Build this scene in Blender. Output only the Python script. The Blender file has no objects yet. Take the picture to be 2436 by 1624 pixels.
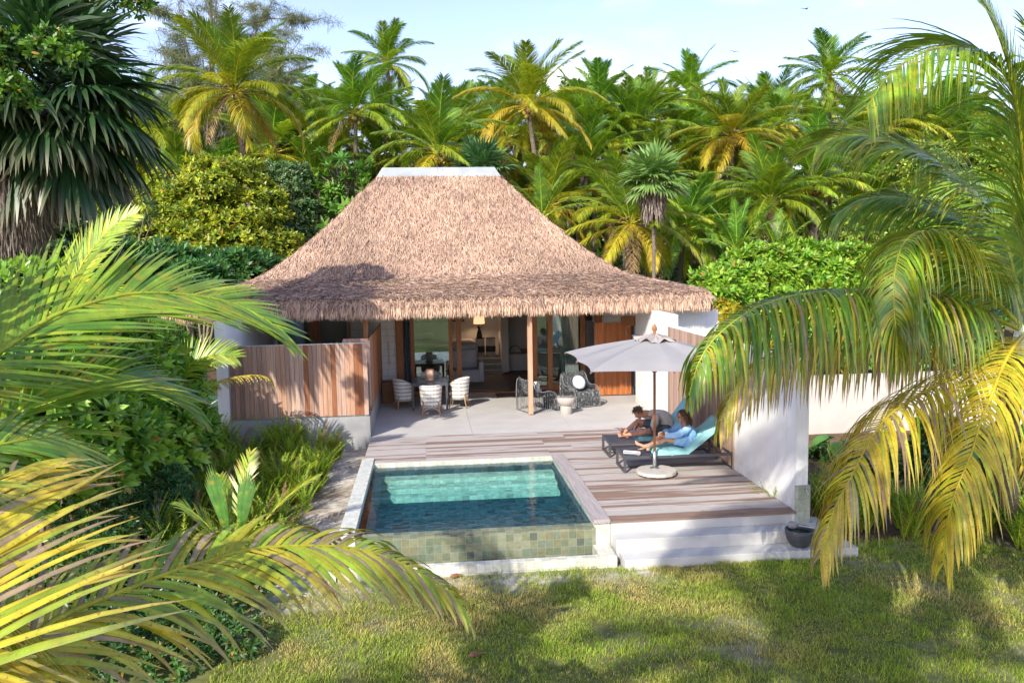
import bpy, math, random
import numpy as np
from math import radians as R_, sin, cos, pi
from mathutils import Vector, Matrix
random.seed(7)
SC = bpy.context.scene
COL = SC.collection
NR = np.random.default_rng
# ---------------------------------------------------------------- camera model
FPX = 1960.0
PITCH, YAW, ROLL = 0.0999772636, 0.101928085, -0.017629575
CAMZ = 4.0
def cam_axes():
    cy, sy, cp, sp = cos(YAW), sin(YAW), cos(PITCH), sin(PITCH)
    F = Vector((sy*cp, cy*cp, -sp)); Rr = Vector((cy, -sy, 0)); U = Rr.cross(F)
    cr, sr = cos(ROLL), sin(ROLL)
    return F, cr*Rr + sr*U, -sr*Rr + cr*U
CF, CR, CU = cam_axes()
def at(x, y, Y):
    """the point of the place at depth Y that the photo shows at pixel x, y (of 2436 x 1624)"""
    d = CF + CR*((x-1218)/FPX) - CU*((y-812)/FPX)
    return Vector((0, 0, CAMZ)) + d*(Y/d.y)
# ---------------------------------------------------------------- tagging
def tag(o, label=None, cat=None, group=None, kind=None):
    if label: o['label'] = label
    if cat: o['category'] = cat
    if group: o['group'] = group
    if kind: o['kind'] = kind
    return o
def thing(name, label, cat, loc=(0, 0, 0), group=None, rz=0):
    o = bpy.data.objects.new(name, None); COL.objects.link(o)
    o.location = loc; o.rotation_euler = (0, 0, rz); o.empty_display_size = .2
    return tag(o, label, cat, group)
def wloc(p):
    v = Vector((0, 0, 0))
    while p is not None:
        v += Vector(p.location); p = p.parent
    return v
def link(name, me, parent=None, mats=None):
    o = bpy.data.objects.new(name, me); COL.objects.link(o)
    if mats is not None:
        for m in (mats if isinstance(mats, (list, tuple)) else [mats]): me.materials.append(m)
    if parent is not None: o.parent = parent
    return o
def copy_thing(root, loc, rz=0, scale=1, label=None, group=None, tilt=(0, 0)):
    r = root.copy(); COL.objects.link(r); r.location = loc; r.rotation_euler = (tilt[0], tilt[1], rz)
    r.scale = (scale,)*3 if not isinstance(scale, tuple) else scale
    if label: r['label'] = label
    if group: r['group'] = group
    for ch in list(root.children):
        c = ch.copy(); COL.objects.link(c); c.parent = r
        for g in list(ch.children):
            d = g.copy(); COL.objects.link(d); d.parent = c
    return r
# ---------------------------------------------------------------- numpy mesh
def np_mesh(name, V, Q=None, T=None, C=None, UV=None, smooth=False):
    me = bpy.data.meshes.new(name)
    V = np.asarray(V, np.float32)
    Q = np.zeros((0, 4), np.int32) if Q is None or len(Q) == 0 else np.asarray(Q, np.int32)
    T = np.zeros((0, 3), np.int32) if T is None or len(T) == 0 else np.asarray(T, np.int32)
    lp = np.concatenate([Q.ravel(), T.ravel()])
    st = np.concatenate([np.arange(len(Q))*4, len(Q)*4+np.arange(len(T))*3]).astype(np.int32)
    me.vertices.add(len(V)); me.vertices.foreach_set('co', V.ravel())
    me.loops.add(len(lp)); me.loops.foreach_set('vertex_index', lp)
    me.polygons.add(len(st)); me.polygons.foreach_set('loop_start', st)
    if smooth: me.polygons.foreach_set('use_smooth', np.ones(len(st), bool))
    me.update(calc_edges=True)
    if C is not None:
        C = np.asarray(C, np.float32)
        if C.shape[1] == 3: C = np.concatenate([C, np.ones((len(C), 1), np.float32)], 1)
        a = me.color_attributes.new('Col', 'FLOAT_COLOR', 'POINT'); a.data.foreach_set('color', C.ravel())
    return me
class G:
    def __init__(s): s.V = []; s.Q = []; s.T = []; s.C = []; s.n = 0
    def add(s, V, Q=None, T=None, C=None):
        V = np.asarray(V, float).reshape(-1, 3)
        if Q is not None and len(Q): s.Q.append(np.asarray(Q)+s.n)
        if T is not None and len(T): s.T.append(np.asarray(T)+s.n)
        if C is None: C = (1, 1, 1)
        C = np.asarray(C, float)
        if C.ndim == 1: C = np.tile(C, (len(V), 1))
        s.V.append(V); s.C.append(C); s.n += len(V); return s
    def addt(s, t): return s.add(*t)
    def mesh(s, name, smooth=False, off=None):
        V = np.concatenate(s.V)
        if off is not None: V = V-np.array(off)
        return np_mesh(name, V, np.concatenate(s.Q) if s.Q else None, np.concatenate(s.T) if s.T else None, np.concatenate(s.C), smooth=smooth)
    def build(s, name, mat, parent=None, smooth=False):
        return link(name, s.mesh(name, smooth, wloc(parent) if parent is not None else None), parent, mat)
def nrm(a): return a/np.maximum(np.linalg.norm(a, axis=-1, keepdims=True), 1e-9)
# ---------------------------------------------------------------- simple mesh builder with box UVs in metres
class MB:
    def __init__(s): s.v = []; s.f = []; s.mi = []; s.c = []; s.cur = 0; s.col = (1, 1, 1)
    def add(s, vs, fs):
        n = len(s.v); s.v += [tuple(v) for v in vs]; s.c += [s.col]*len(vs)
        for f in fs: s.f.append([i+n for i in f]); s.mi.append(s.cur)
        return s
    def box(s, x0, x1, y0, y1, z0, z1, M=None):
        vs = [Vector((x, y, z)) for z in (z0, z1) for y in (y0, y1) for x in (x0, x1)]
        if M is not None: vs = [M @ v for v in vs]
        return s.add(vs, [(0, 2, 3, 1), (4, 5, 7, 6), (0, 1, 5, 4), (2, 6, 7, 3), (0, 4, 6, 2), (1, 3, 7, 5)])
    def bar(s, a, b, w, h, up=(0, 0, 1)):
        a, b = Vector(a), Vector(b); T = (b-a).normalized(); S = T.cross(Vector(up))
        if S.length < 1e-3: S = T.cross(Vector((0, 1, 0)))
        S.normalize(); N = S.cross(T)
        vs = [p+S*(i*w/2)+N*(j*h/2) for p in (a, b) for (i, j) in ((-1, -1), (1, -1), (1, 1), (-1, 1))]
        return s.add(vs, [(3, 2, 1, 0), (4, 5, 6, 7), (0, 1, 5, 4), (1, 2, 6, 5), (2, 3, 7, 6), (3, 0, 4, 7)])
    def tube(s, pts, r, n=8, cap=True, flat=1.0, side=None):
        pts = [Vector(p) for p in pts]; rs = r if isinstance(r, (list, tuple)) else [r]*len(pts)
        S = None; rings = []
        for i, p in enumerate(pts):
            T = (pts[min(i+1, len(pts)-1)]-pts[max(i-1, 0)])
            T = T.normalized() if T.length > 1e-9 else Vector((0, 0, 1))
            if side is not None: S = Vector(side)
            elif S is None: S = Vector((0, 0, 1)) if abs(T.z) < .9 else Vector((1, 0, 0))
            S = (S-T*S.dot(T)); S.normalize(); N = T.cross(S)
            rings.append([p+S*(rs[i]*cos(2*pi*k/n))+N*(rs[i]*flat*sin(2*pi*k/n)) for k in range(n)])
        vs = [v for rg in rings for v in rg]; fs = []
        for i in range(len(pts)-1):
            for k in range(n):
                a = i*n+k; b = i*n+(k+1) % n; fs.append((a, b, b+n, a+n))
        if cap: fs.append(tuple(range(n))[::-1]); fs.append(tuple((len(pts)-1)*n+k for k in range(n)))
        return s.add(vs, fs)
    def lathe(s, prof, n=24, c=(0, 0, 0), sx=1, sy=1, cap=True):
        vs = []; fs = []
        for (r, z) in prof:
            for k in range(n): vs.append((c[0]+r*sx*cos(2*pi*k/n), c[1]+r*sy*sin(2*pi*k/n), c[2]+z))
        for i in range(len(prof)-1):
            for k in range(n):
                a = i*n+k; b = i*n+(k+1) % n; fs.append((a, b, b+n, a+n))
        if cap: fs.append(tuple(range(n))[::-1]); fs.append(tuple((len(prof)-1)*n+k for k in range(n)))
        return s.add(vs, fs)
    def prism(s, poly, z0, z1):
        n = len(poly)
        vs = [(x, y, z0) for x, y in poly]+[(x, y, z1) for x, y in poly]
        return s.add(vs, [tuple(range(n))[::-1], tuple(range(n, 2*n))]+[(i, (i+1) % n, (i+1) % n+n, i+n) for i in range(n)])
    def grid(s, fn, nu, nv, closed_u=False):
        vs = [fn(i/nu, j/nv) for j in range(nv+1) for i in range(nu+1)]
        fs = [(j*(nu+1)+i, j*(nu+1)+i+1, (j+1)*(nu+1)+i+1, (j+1)*(nu+1)+i) for j in range(nv) for i in range(nu)]
        return s.add(vs, fs)
    def build(s, name, mat, parent=None, smooth=False, bevel=0, solid=0, sub=0):
        off = wloc(parent) if parent is not None else Vector((0, 0, 0))
        me = bpy.data.meshes.new(name)
        me.from_pydata([(v[0]-off.x, v[1]-off.y, v[2]-off.z) for v in s.v], [], s.f)
        for i, p in enumerate(me.polygons): p.material_index = s.mi[i]; p.use_smooth = smooth
        a = me.color_attributes.new('Col', 'FLOAT_COLOR', 'POINT')
        a.data.foreach_set('color', np.array([(c[0], c[1], c[2], 1) for c in s.c], np.float32).ravel())
        uv = me.uv_layers.new(name='UVMap')
        buf = np.zeros((len(me.loops), 2), np.float32)
        for p in me.polygons:
            nx, ny, nz = abs(p.normal.x), abs(p.normal.y), abs(p.normal.z)
            for li in p.loop_indices:
                v = s.v[me.loops[li].vertex_index]
                buf[li] = (v[0], v[1]) if nz >= nx and nz >= ny else ((v[1], v[2]) if nx > ny else (v[0], v[2]))
        uv.data.foreach_set('uv', buf.ravel())
        me.update()
        o = link(name, me, parent, mat)
        if sub:
            m = o.modifiers.new('sub', 'SUBSURF'); m.levels = m.render_levels = sub
        if solid:
            m = o.modifiers.new('sol', 'SOLIDIFY'); m.thickness = solid; m.offset = 0
        if bevel:
            m = o.modifiers.new('bev', 'BEVEL'); m.width = bevel; m.segments = 2; m.limit_method = 'ANGLE'
        return o
# ---------------------------------------------------------------- value noise
def vnoise(x, y, sc, seed=0):
    r = NR(seed).random((64, 64)); x = np.asarray(x)/sc; y = np.asarray(y)/sc
    xi = np.floor(x).astype(int); yi = np.floor(y).astype(int); fx = x-xi; fy = y-yi
    fx = fx*fx*(3-2*fx); fy = fy*fy*(3-2*fy); xi %= 64; yi %= 64; x1 = (xi+1) % 64; y1 = (yi+1) % 64
    return (r[xi, yi]*(1-fx)+r[x1, yi]*fx)*(1-fy)+(r[xi, y1]*(1-fx)+r[x1, y1]*fx)*fy
# ---------------------------------------------------------------- materials
def nodes(name):
    m = bpy.data.materials.new(name); m.use_nodes = True; nt = m.node_tree; nt.nodes.clear()
    out = nt.nodes.new('ShaderNodeOutputMaterial')
    return m, nt, out
def N(nt, t, **kw):
    n = nt.nodes.new(t)
    for k, v in kw.items():
        if k.startswith('i_'):
            n.inputs[k[2:].replace('_', ' ')].default_value = v
        else: setattr(n, k, v)
    return n
def ramp(nt, fac, stops, interp='LINEAR'):
    r = nt.nodes.new('ShaderNodeValToRGB'); r.color_ramp.interpolation = interp
    e = r.color_ramp.elements
    while len(e) < len(stops): e.new(.5)
    for i, (p, c) in enumerate(stops): e[i].position = p; e[i].color = (*c, 1) if len(c) == 3 else c
    nt.links.new(fac, r.inputs['Fac']); return r
def mixc(nt, a, b, fac, mode='MIX'):
    m = nt.nodes.new('ShaderNodeMix'); m.data_type = 'RGBA'; m.blend_type = mode
    for s, v in ((6, a), (7, b), (0, fac)):
        if hasattr(v, 'is_output') or isinstance(v, bpy.types.NodeSocket): nt.links.new(v, m.inputs[s])
        else: m.inputs[s].default_value = (v if s == 0 else ((*v, 1) if len(v) == 3 else v))
    return m.outputs[2]
def coords(nt, src='Object', scale=(1, 1, 1)):
    tc = nt.nodes.new('ShaderNodeTexCoord'); mp = nt.nodes.new('ShaderNodeMapping')
    mp.inputs['Scale'].default_value = scale
    nt.links.new(tc.outputs[src], mp.inputs['Vector']); return mp.outputs['Vector']
def noise(nt, vec, scale, detail=4, rough=.55, out='Fac', dist=0):
    n = nt.nodes.new('ShaderNodeTexNoise'); n.inputs['Scale'].default_value = scale
    n.inputs['Detail'].default_value = detail; n.inputs['Roughness'].default_value = rough; n.inputs['Distortion'].default_value = dist
    nt.links.new(vec, n.inputs['Vector']); return n.outputs[out]
def bump(nt, h, strength, dist=.01):
    b = nt.nodes.new('ShaderNodeBump'); b.inputs['Strength'].default_value = strength; b.inputs['Distance'].default_value = dist
    nt.links.new(h, b.inputs['Height']); return b.outputs['Normal']
def principled(nt, out, col, rough=.6, spec=.5, metal=0, normal=None, transl=0, tcol=None, sheen=0):
    b = nt.nodes.new('ShaderNodeBsdfPrincipled')
    if isinstance(col, bpy.types.NodeSocket): nt.links.new(col, b.inputs['Base Color'])
    else: b.inputs['Base Color'].default_value = (*col, 1)
    if isinstance(rough, bpy.types.NodeSocket): nt.links.new(rough, b.inputs['Roughness'])
    else: b.inputs['Roughness'].default_value = rough
    b.inputs['Metallic'].default_value = metal
    b.inputs['Specular IOR Level'].default_value = spec
    if normal is not None: nt.links.new(normal, b.inputs['Normal'])
    sh = b.outputs[0]
    if transl > 0:
        t = nt.nodes.new('ShaderNodeBsdfTranslucent'); mx = nt.nodes.new('ShaderNodeMixShader'); mx.inputs[0].default_value = transl
        src = tcol if tcol is not None else col
        if isinstance(src, bpy.types.NodeSocket): nt.links.new(src, t.inputs['Color'])
        else: t.inputs['Color'].default_value = (*src, 1)
        nt.links.new(sh, mx.inputs[1]); nt.links.new(t.outputs[0], mx.inputs[2]); sh = mx.outputs[0]
    nt.links.new(sh, out.inputs['Surface']); return b
def mat(name, c1, c2=None, scale=6, stretch=(1, 1, 1), rough=.65, spec=.4, metal=0, bmp=0, bscale=60, bdist=.004, src='Object', transl=0, detail=5, c3=None, s3=1.2):
    """two-tone noise material with a larger-scale third tone and optional bump"""
    m, nt, out = nodes(name); v = coords(nt, src, stretch)
    c2 = c2 or tuple(x*.8 for x in c1)
    r = ramp(nt, noise(nt, v, scale, detail), [(.32, c1), (.68, c2)]).outputs[0]
    if c3 is not None:
        f = ramp(nt, noise(nt, v, s3, 4), [(.45, (0, 0, 0)), (.7, (1, 1, 1))]).outputs[0]
        r = mixc(nt, r, c3, f)
    nb = bump(nt, noise(nt, v, bscale, 5), bmp, bdist) if bmp else None
    principled(nt, out, r, rough, spec, metal, nb, transl)
    return m
def attr_mat(name, var=.35, scale=9, rough=.6, spec=.3, transl=0, stretch=(1, 1, 1), bmp=0, bscale=60, objvar=0, src='Object', tboost=1.3, spots=0):
    """base colour read from the piece's own colour attribute, broken up by noise"""
    m, nt, out = nodes(name); v = coords(nt, src, stretch)
    a = nt.nodes.new('ShaderNodeAttribute'); a.attribute_name = 'Col'
    k = ramp(nt, noise(nt, v, scale, 5), [(.3, (1-var,)*3), (.7, (1+var,)*3)]).outputs[0]
    c = mixc(nt, a.outputs['Color'], k, 1.0, 'MULTIPLY')
    if objvar:
        oi = nt.nodes.new('ShaderNodeObjectInfo'); h = nt.nodes.new('ShaderNodeHueSaturation')
        mr = nt.nodes.new('ShaderNodeMapRange'); mr.inputs['To Min'].default_value = .5-objvar*.05; mr.inputs['To Max'].default_value = .5+objvar*.03
        mv = nt.nodes.new('ShaderNodeMapRange'); mv.inputs['To Min'].default_value = 1-objvar*.35; mv.inputs['To Max'].default_value = 1+objvar*.35
        nt.links.new(oi.outputs['Random'], mr.inputs['Value']); nt.links.new(oi.outputs['Random'], mv.inputs['Value'])
        nt.links.new(mr.outputs[0], h.inputs['Hue']); nt.links.new(mv.outputs[0], h.inputs['Value']); nt.links.new(c, h.inputs['Color'])
        c = h.outputs[0]
    if spots:
        sk = ramp(nt, noise(nt, v, 55, 3, .5), [(.60, (0, 0, 0)), (.68, (spots,)*3)]).outputs[0]; c = mixc(nt, c, (.20, .11, .04), sk)
        yl = ramp(nt, noise(nt, v, 9, 3, .5), [(.56, (0, 0, 0)), (.66, (.35,)*3)]).outputs[0]; c = mixc(nt, c, (.50, .38, .03), yl)
    tc = mixc(nt, c, (tboost, tboost*1.0, tboost*.6), 1.0, 'MULTIPLY') if transl else None
    nb = bump(nt, noise(nt, v, bscale, 4), bmp, .004) if bmp else None
    principled(nt, out, c, rough, spec, 0, nb, transl, tc)
    return m
# ================================================================ vegetation generators
GRN = np.array((.075, .20, .018)); YGR = np.array((.28, .40, .025)); YEL = np.array((.58, .44, .03))
BRN = np.array((.30, .19, .11)); GRY = np.array((.34, .27, .17)); DKG = np.array((.028, .085, .028))
def lerp(a, b, t): return a+(b-a)*t
def strips(P, D, W, L, w, K, g, C0, C1, tip=.35, fold=0.0, jit=0, rng=None, tipc=None, wp=None):
    """n tapering blades: start P, direction D, width vector W; g = sag added per segment"""
    n = len(P); P = P.copy(); D = nrm(D); L = np.broadcast_to(L, n); w = np.broadcast_to(w, n); g = np.broadcast_to(g, n)
    C0 = np.broadcast_to(C0, (n, 3)); C1 = np.broadcast_to(C1, (n, 3)); m = 3 if fold else 2
    V = np.zeros((n, m*K+1, 3)); C = np.zeros((n, m*K+1, 3))
    for k in range(K+1):
        u = k/K
        Wk = nrm(W-(W*D).sum(1, keepdims=True)*D)
        c = lerp(C0, C1, np.clip((u-(1-tip))/max(tip, .01), 0, 1))
        if k < K:
            pr = (wp[k] if wp else (.55+1.2*u if u < .3 else .91*(1-((u-.3)/.7)**1.6)+.09))
            h = (w*pr*.5)[:, None]
            if m == 3:
                Nk = np.cross(Wk, D); Nk *= np.sign(Nk[:, 2:3]+1e-6)
                V[:, 3*k] = P-Wk*h; V[:, 3*k+1] = P+Nk*h*fold; V[:, 3*k+2] = P+Wk*h
            else: V[:, 2*k] = P-Wk*h; V[:, 2*k+1] = P+Wk*h
            C[:, m*k:m*k+m] = c[:, None, :]
            if m == 3: C[:, 3*k+1] = c*1.22+.01  # middle vertices painted lighter as a highlight along the fold
        else: V[:, m*K] = P; C[:, m*K] = c
        P = P+D*(L/K)[:, None]
        D = D.copy(); D[:, 2] -= g
        if jit: D = D+rng.normal(0, jit, D.shape)
        D = nrm(D)
    base = (np.arange(n)*(m*K+1))[:, None]
    Q = []; T = []
    for k in range(K-1):
        for j in range(m-1): Q.append(base+np.array([m*k+j, m*k+j+1, m*(k+1)+j+1, m*(k+1)+j]))
    for j in range(m-1): T.append(base+np.array([m*(K-1)+j, m*(K-1)+j+1, m*K]))
    return V.reshape(-1, 3), (np.concatenate(Q) if Q else None), np.concatenate(T), C.reshape(-1, 3)
def tube_np(pts, r, n=5, col=(.2, .2, .05)):
    pts = np.asarray(pts, float); M = len(pts); r = np.broadcast_to(r, M)
    T = nrm(np.gradient(pts, axis=0)); S = np.cross(T, (0, 0, 1.0)); bad = np.linalg.norm(S, axis=1) < 1e-3; S[bad] = (1, 0, 0)
    S = nrm(S); Nn = np.cross(S, T); a = np.arange(n)*2*pi/n
    V = pts[:, None]+S[:, None]*(np.cos(a)[None, :, None]*r[:, None, None])+Nn[:, None]*(np.sin(a)[None, :, None]*r[:, None, None])
    i = np.arange(M-1)[:, None]*n; k = np.arange(n)[None, :]; k2 = (k+1) % n
    Q = np.stack([i+k, i+k2, i+n+k2, i+n+k], -1).reshape(-1, 4)
    C = np.asarray(col, float); C = np.tile(C, (M*n, 1)) if C.ndim == 1 else np.repeat(C, n, 0)
    return V.reshape(-1, 3), Q, None, C
def resample(ctrl, M):
    c = np.asarray(ctrl, float); c = np.vstack([2*c[0]-c[1], c, 2*c[-1]-c[-2]]); out = []
    for i in range(1, len(c)-2):
        for t in np.linspace(0, 1, 12, endpoint=False):
            a, b, d, e = c[i-1:i+3]
            out.append(.5*((2*b)+(-a+d)*t+(2*a-5*b+4*d-e)*t*t+(-a+3*b-3*d+e)*t**3))
    out.append(c[-2]); out = np.array(out); s = np.r_[0, np.cumsum(np.linalg.norm(np.diff(out, axis=0), axis=1))]
    q = np.linspace(0, s[-1], M); return np.stack([np.interp(q, s, out[:, i]) for i in range(3)], 1)
def frond(rng, rach, nl, ll, lw, age=0.0, sag=.25, K=3, t0=.12, rad=.02, fold=0, fwd=.6, fwdtip=1.6, lift=.25, brown=.3, sidecol=None, jit=.03, missing=.0, tipl=.35, patch=0.0, sides=(-1, 1), roll=0.0, dead=0.0):
    """one pinnate palm frond; age 0 green, 1 yellow, 2 dead"""
    M = len(rach); tr = np.linspace(0, 1, M); g = G()
    stalk = lerp(YGR*1.3, YEL*1.1, np.clip(age, 0, 1)) if age < 1.5 else BRN
    g.addt(tube_np(rach, rad*(1-.85*tr)+.002, 5, stalk))
    for s in sides:
        t = np.linspace(t0, .995, nl)+rng.normal(0, .3/nl, nl); t = np.clip(t, t0, .998)
        if missing: t = t[rng.random(len(t)) > missing]
        n = len(t)
        P = np.stack([np.interp(t, tr, rach[:, i]) for i in range(3)], 1)
        Tg = np.gradient(rach, axis=0); T = nrm(np.stack([np.interp(t, tr, Tg[:, i]) for i in range(3)], 1))
        S = np.cross(T, (0, 0, 1.0)); S = nrm(S+np.array([1e-4, 0, 0])); Nn = np.cross(S, T)
        if roll: S, Nn = S*cos(roll)-Nn*sin(roll), Nn*cos(roll)+S*sin(roll)
        f = lerp(fwd, fwdtip, t)[:, None]+rng.normal(0, .07, (n, 1))
        D = nrm(S*s+T*f+Nn*(lift*(1-t)+.05)[:, None]+rng.normal(0, jit, (n, 3)))
        u = (t-t0)/(1-t0)
        Ln = ll*(np.interp(u, [0, .15, .4, .75, 1], [.55, .9, 1, .75, tipl]))*rng.uniform(.9, 1.08, n)
        a = np.clip(age+rng.normal(0, .16, n), 0, 2)
        base = np.where(a[:, None] < .5, lerp(GRN, YGR, a[:, None]*2), np.where(a[:, None] < 1, lerp(YGR, YEL, a[:, None]*2-1), lerp(YEL, BRN, a[:, None]-1)))
        if patch:
            mk = rng.random(n) < patch; base = np.where(mk[:, None], lerp(base, YEL*.8, .6), base)
        base = base*rng.uniform(.8, 1.2, (n, 1))
        if dead:
            mk = rng.random(n) < dead; base = np.where(mk[:, None], lerp(GRY, BRN, .35)*rng.uniform(.7, 1.2, (n, 1)), base)
        tipc = lerp(base, np.where(rng.random((n, 1)) < .5, BRN, GRY), np.clip(brown+rng.normal(0, .25, (n, 1)), 0, 1))
        g.addt(strips(P, D, T, Ln, lw*rng.uniform(.8, 1.15, n), K, sag*rng.uniform(.6, 1.4, n), base, tipc, tip=.45, fold=fold, jit=jit, rng=rng))
    return g
def rach_curve(L, az, el, bend, M=12, pw=1.3, wob=0):
    t = np.linspace(0, 1, M); th = el-bend*t**pw; ds = L/(M-1)
    r = np.r_[0, np.cumsum(np.cos(th[:-1])*ds)]; z = np.r_[0, np.cumsum(np.sin(th[:-1])*ds)]
    a = az+wob*t*t
    return np.stack([r*np.cos(a), r*np.sin(a), z], 1)
def merge(g, h, off=(0, 0, 0)):
    for V, C in zip(h.V, h.C): pass
    for q in h.Q: g.Q.append(q+g.n)
    for q in h.T: g.T.append(q+g.n)
    g.V += [v+np.array(off) for v in h.V]; g.C += h.C; g.n += h.n; return g
def coco_crown(seed, L=3.6, nf=24, nl=78, ll=1.0, lw=.042, full=True, yel=.5, young=False, K=3):
    rng = NR(seed); live = G(); dead = G()
    for i in range(nf):
        u = (i+.5)/nf
        az = i*2.39996+rng.normal(0, .12)
        el = R_(lerp(86, -18, u**.9)+rng.normal(0, 5)) if not young else R_(lerp(86, 35, u)+rng.normal(0, 5))
        bend = R_(lerp(26, 88, u**.8)+rng.normal(0, 12)) if not young else R_(lerp(15, 60, u))
        Lf = L*(lerp(.82, 1.0, min(1, u*3)) if u < .85 else .92)*rng.uniform(.85, 1.1)
        age = np.clip(lerp(.12, .80, u**1.3)*yel*1.7+rng.normal(0, .12), 0, 1.0)
        r = rach_curve(Lf, az, el, bend, 11, 1.25, rng.normal(0, .18)); r[:, 2] += .05*(1-u)
        h = frond(rng, r, nl, ll, lw, age, sag=lerp(.12, .62, u), K=K, t0=.14, rad=.035, brown=lerp(.02, .35, u*u), lift=lerp(.45, .1, u), fwd=lerp(.9, .45, u))
        merge(live, h)
    if full:
        for i in range(4):
            az = rng.uniform(0, 6.28); r = rach_curve(L*.8, az, R_(-25), R_(58), 9)
            merge(dead, frond(rng, r, 26, ll*.7, lw*.6, 1.9, sag=.6, K=2, t0=.2, rad=.03, brown=.5))
        for i in range(10):   # fibrous sheath and dead stalks round the top of the trunk
            az = rng.uniform(0, 6.28); r = rach_curve(.7, az, R_(70), R_(150), 6)
            dead.addt(tube_np(r, .03, 4, BRN*.9))
    return live, dead
def nuts(seed, n=11, r=.11, R=.32):
    rng = NR(seed); m = MB()
    for i in range(n):
        a = rng.uniform(0, 6.28); q = R*rng.uniform(.6, 1.1); z = rng.uniform(-.5, -.08)
        m.lathe([(.001, -r*1.1), (r*.6, -r*.8), (r, -.1*r), (r*.75, r*.7), (.001, r*1.15)], 7, (q*cos(a), q*sin(a), z), cap=False)
    return m
def trunk_mb(h, r0=.2, r1=.13, lean=(0, 0), seed=0, n=9, rings=26):
    rng = NR(seed); pts = []; rs = []
    for i in range(rings+1):
        t = i/rings; pts.append((lean[0]*t*t, lean[1]*t*t, -h*(1-t)-.02)); rs.append((lerp(r0, r1, t**.6)+(.08 if i == 0 else 0))*(1+.05*(i % 2)))
    # crown sits at the origin: shift so the top is at 0
    dx, dy = lean
    pts = [(x-dx, y-dy, z) for x, y, z in pts]
    return MB().tube(pts, rs, n)
def fan_leaf(rng, g, P, D, up, R=1.0, nseg=34, spread=R_(150), droop=.2, col=None, tipc=None, stem=.9, w=None):
    """a palmate leaf: hub at the end of a stalk, folded segments fanning round it"""
    D = np.asarray(D, float); D /= np.linalg.norm(D); S = np.cross(D, up); S /= np.linalg.norm(S); U = np.cross(S, D)
    P = np.asarray(P, float); hub = P+D*stem
    pts = np.array([P+D*stem*t-np.array((0, 0, .12*t*t)) for t in np.linspace(0, 1, 5)]); hub = pts[-1]
    col = GRN if col is None else col; tipc = col if tipc is None else tipc
    g.addt(tube_np(pts, .018, 4, col*1.2))
    a = np.linspace(-spread, spread, nseg)+rng.normal(0, .015, nseg)
    Dn = np.cos(a)[:, None]*D+np.sin(a)[:, None]*S+U*.12*(np.cos(a)[:, None])
    W = -np.sin(a)[:, None]*D+np.cos(a)[:, None]*S
    W = W+U*np.where(np.arange(nseg) % 2, .55, -.55)[:, None]
    Ln = R*(.72+.28*np.cos(a*.8))*rng.uniform(.93, 1.05, nseg)
    ww = w or 2*spread/nseg*R*1.05
    cc = np.tile(col, (nseg, 1))*rng.uniform(.85, 1.15, (nseg, 1)); 
    g.addt(strips(np.tile(hub, (nseg, 1)), Dn, W, Ln, ww, 5, droop*rng.uniform(.6, 1.5, nseg), cc, tipc, tip=.35, wp=[.05, .26, .46, .62, .38], jit=.012, rng=rng))
def rosettes(rng, P, A, nleaf=9, ll=.16, lw=.06, c0=GRN, c1=YGR, spread=(25, 80), K=2, sag=.12, cvar=.25, mixp=1.0):
    """whorls of oval leaves at points P with axes A"""
    n = len(P); A = nrm(A); H = nrm(np.cross(A, np.array([.3, .2, 1.0]))+1e-5); B = np.cross(A, H)
    ph = rng.uniform(0, 6.28, (n, 1))+np.arange(nleaf)[None]*2.4
    th = np.radians(np.linspace(spread[0], spread[1], nleaf))[None]+rng.normal(0, .15, (n, nleaf))
    D = A[:, None]*np.cos(th)[..., None]+(H[:, None]*np.cos(ph)[..., None]+B[:, None]*np.sin(ph)[..., None])*np.sin(th)[..., None]
    W = np.cross(D, A[:, None]+.01); D = D.reshape(-1, 3); W = W.reshape(-1, 3)
    PP = np.repeat(P, nleaf, 0)+D*ll*.1
    mixv = np.clip(np.repeat(rng.beta(1.3, 1.3, n), nleaf)*mixp+rng.normal(0, .12, n*nleaf), 0, 1)[:, None]
    c = lerp(np.asarray(c0), np.asarray(c1), mixv)*rng.uniform(1-cvar, 1+cvar, (n*nleaf, 1))
    L = ll*rng.uniform(.5, 1.25, n*nleaf)*np.repeat(rng.uniform(.75, 1.2, n), nleaf)
    old = rng.random(n*nleaf) < .025; c[old] = (.42, .26, .05)
    return strips(PP, D, W, L, lw, K+1, sag, c, c*.9, wp=[.35, 1.0, .8] if K == 2 else [.4, 1.0, 1, .7])
def lobe_points(rng, lobes, n, shell=.8, zmin=None, front=None):
    lobes = np.asarray(lobes, float); vol = (lobes[:, 3]*lobes[:, 4]+lobes[:, 4]*lobes[:, 5]+lobes[:, 3]*lobes[:, 5]); k = rng.choice(len(lobes), n, p=vol/vol.sum())
    d = nrm(rng.normal(0, 1, (n, 3))); d[:, 2] = np.where(d[:, 2] < -.35, -d[:, 2], d[:, 2])
    rr = rng.uniform(shell, 1.06, n)**.7
    bumpy = 1+.13*np.sin(d[:, 0]*7+k)*np.cos(d[:, 1]*8+2*k)+.1*np.sin(d[:, 2]*11+k*3)
    P = lobes[k, :3]+d*lobes[k, 3:6]*(rr*bumpy)[:, None]
    A = nrm(d/lobes[k, 3:6]+np.array((0, 0, .45)))
    if zmin is not None:
        ok = P[:, 2] > zmin; P, A = P[ok], A[ok]
    return P, A
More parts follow.
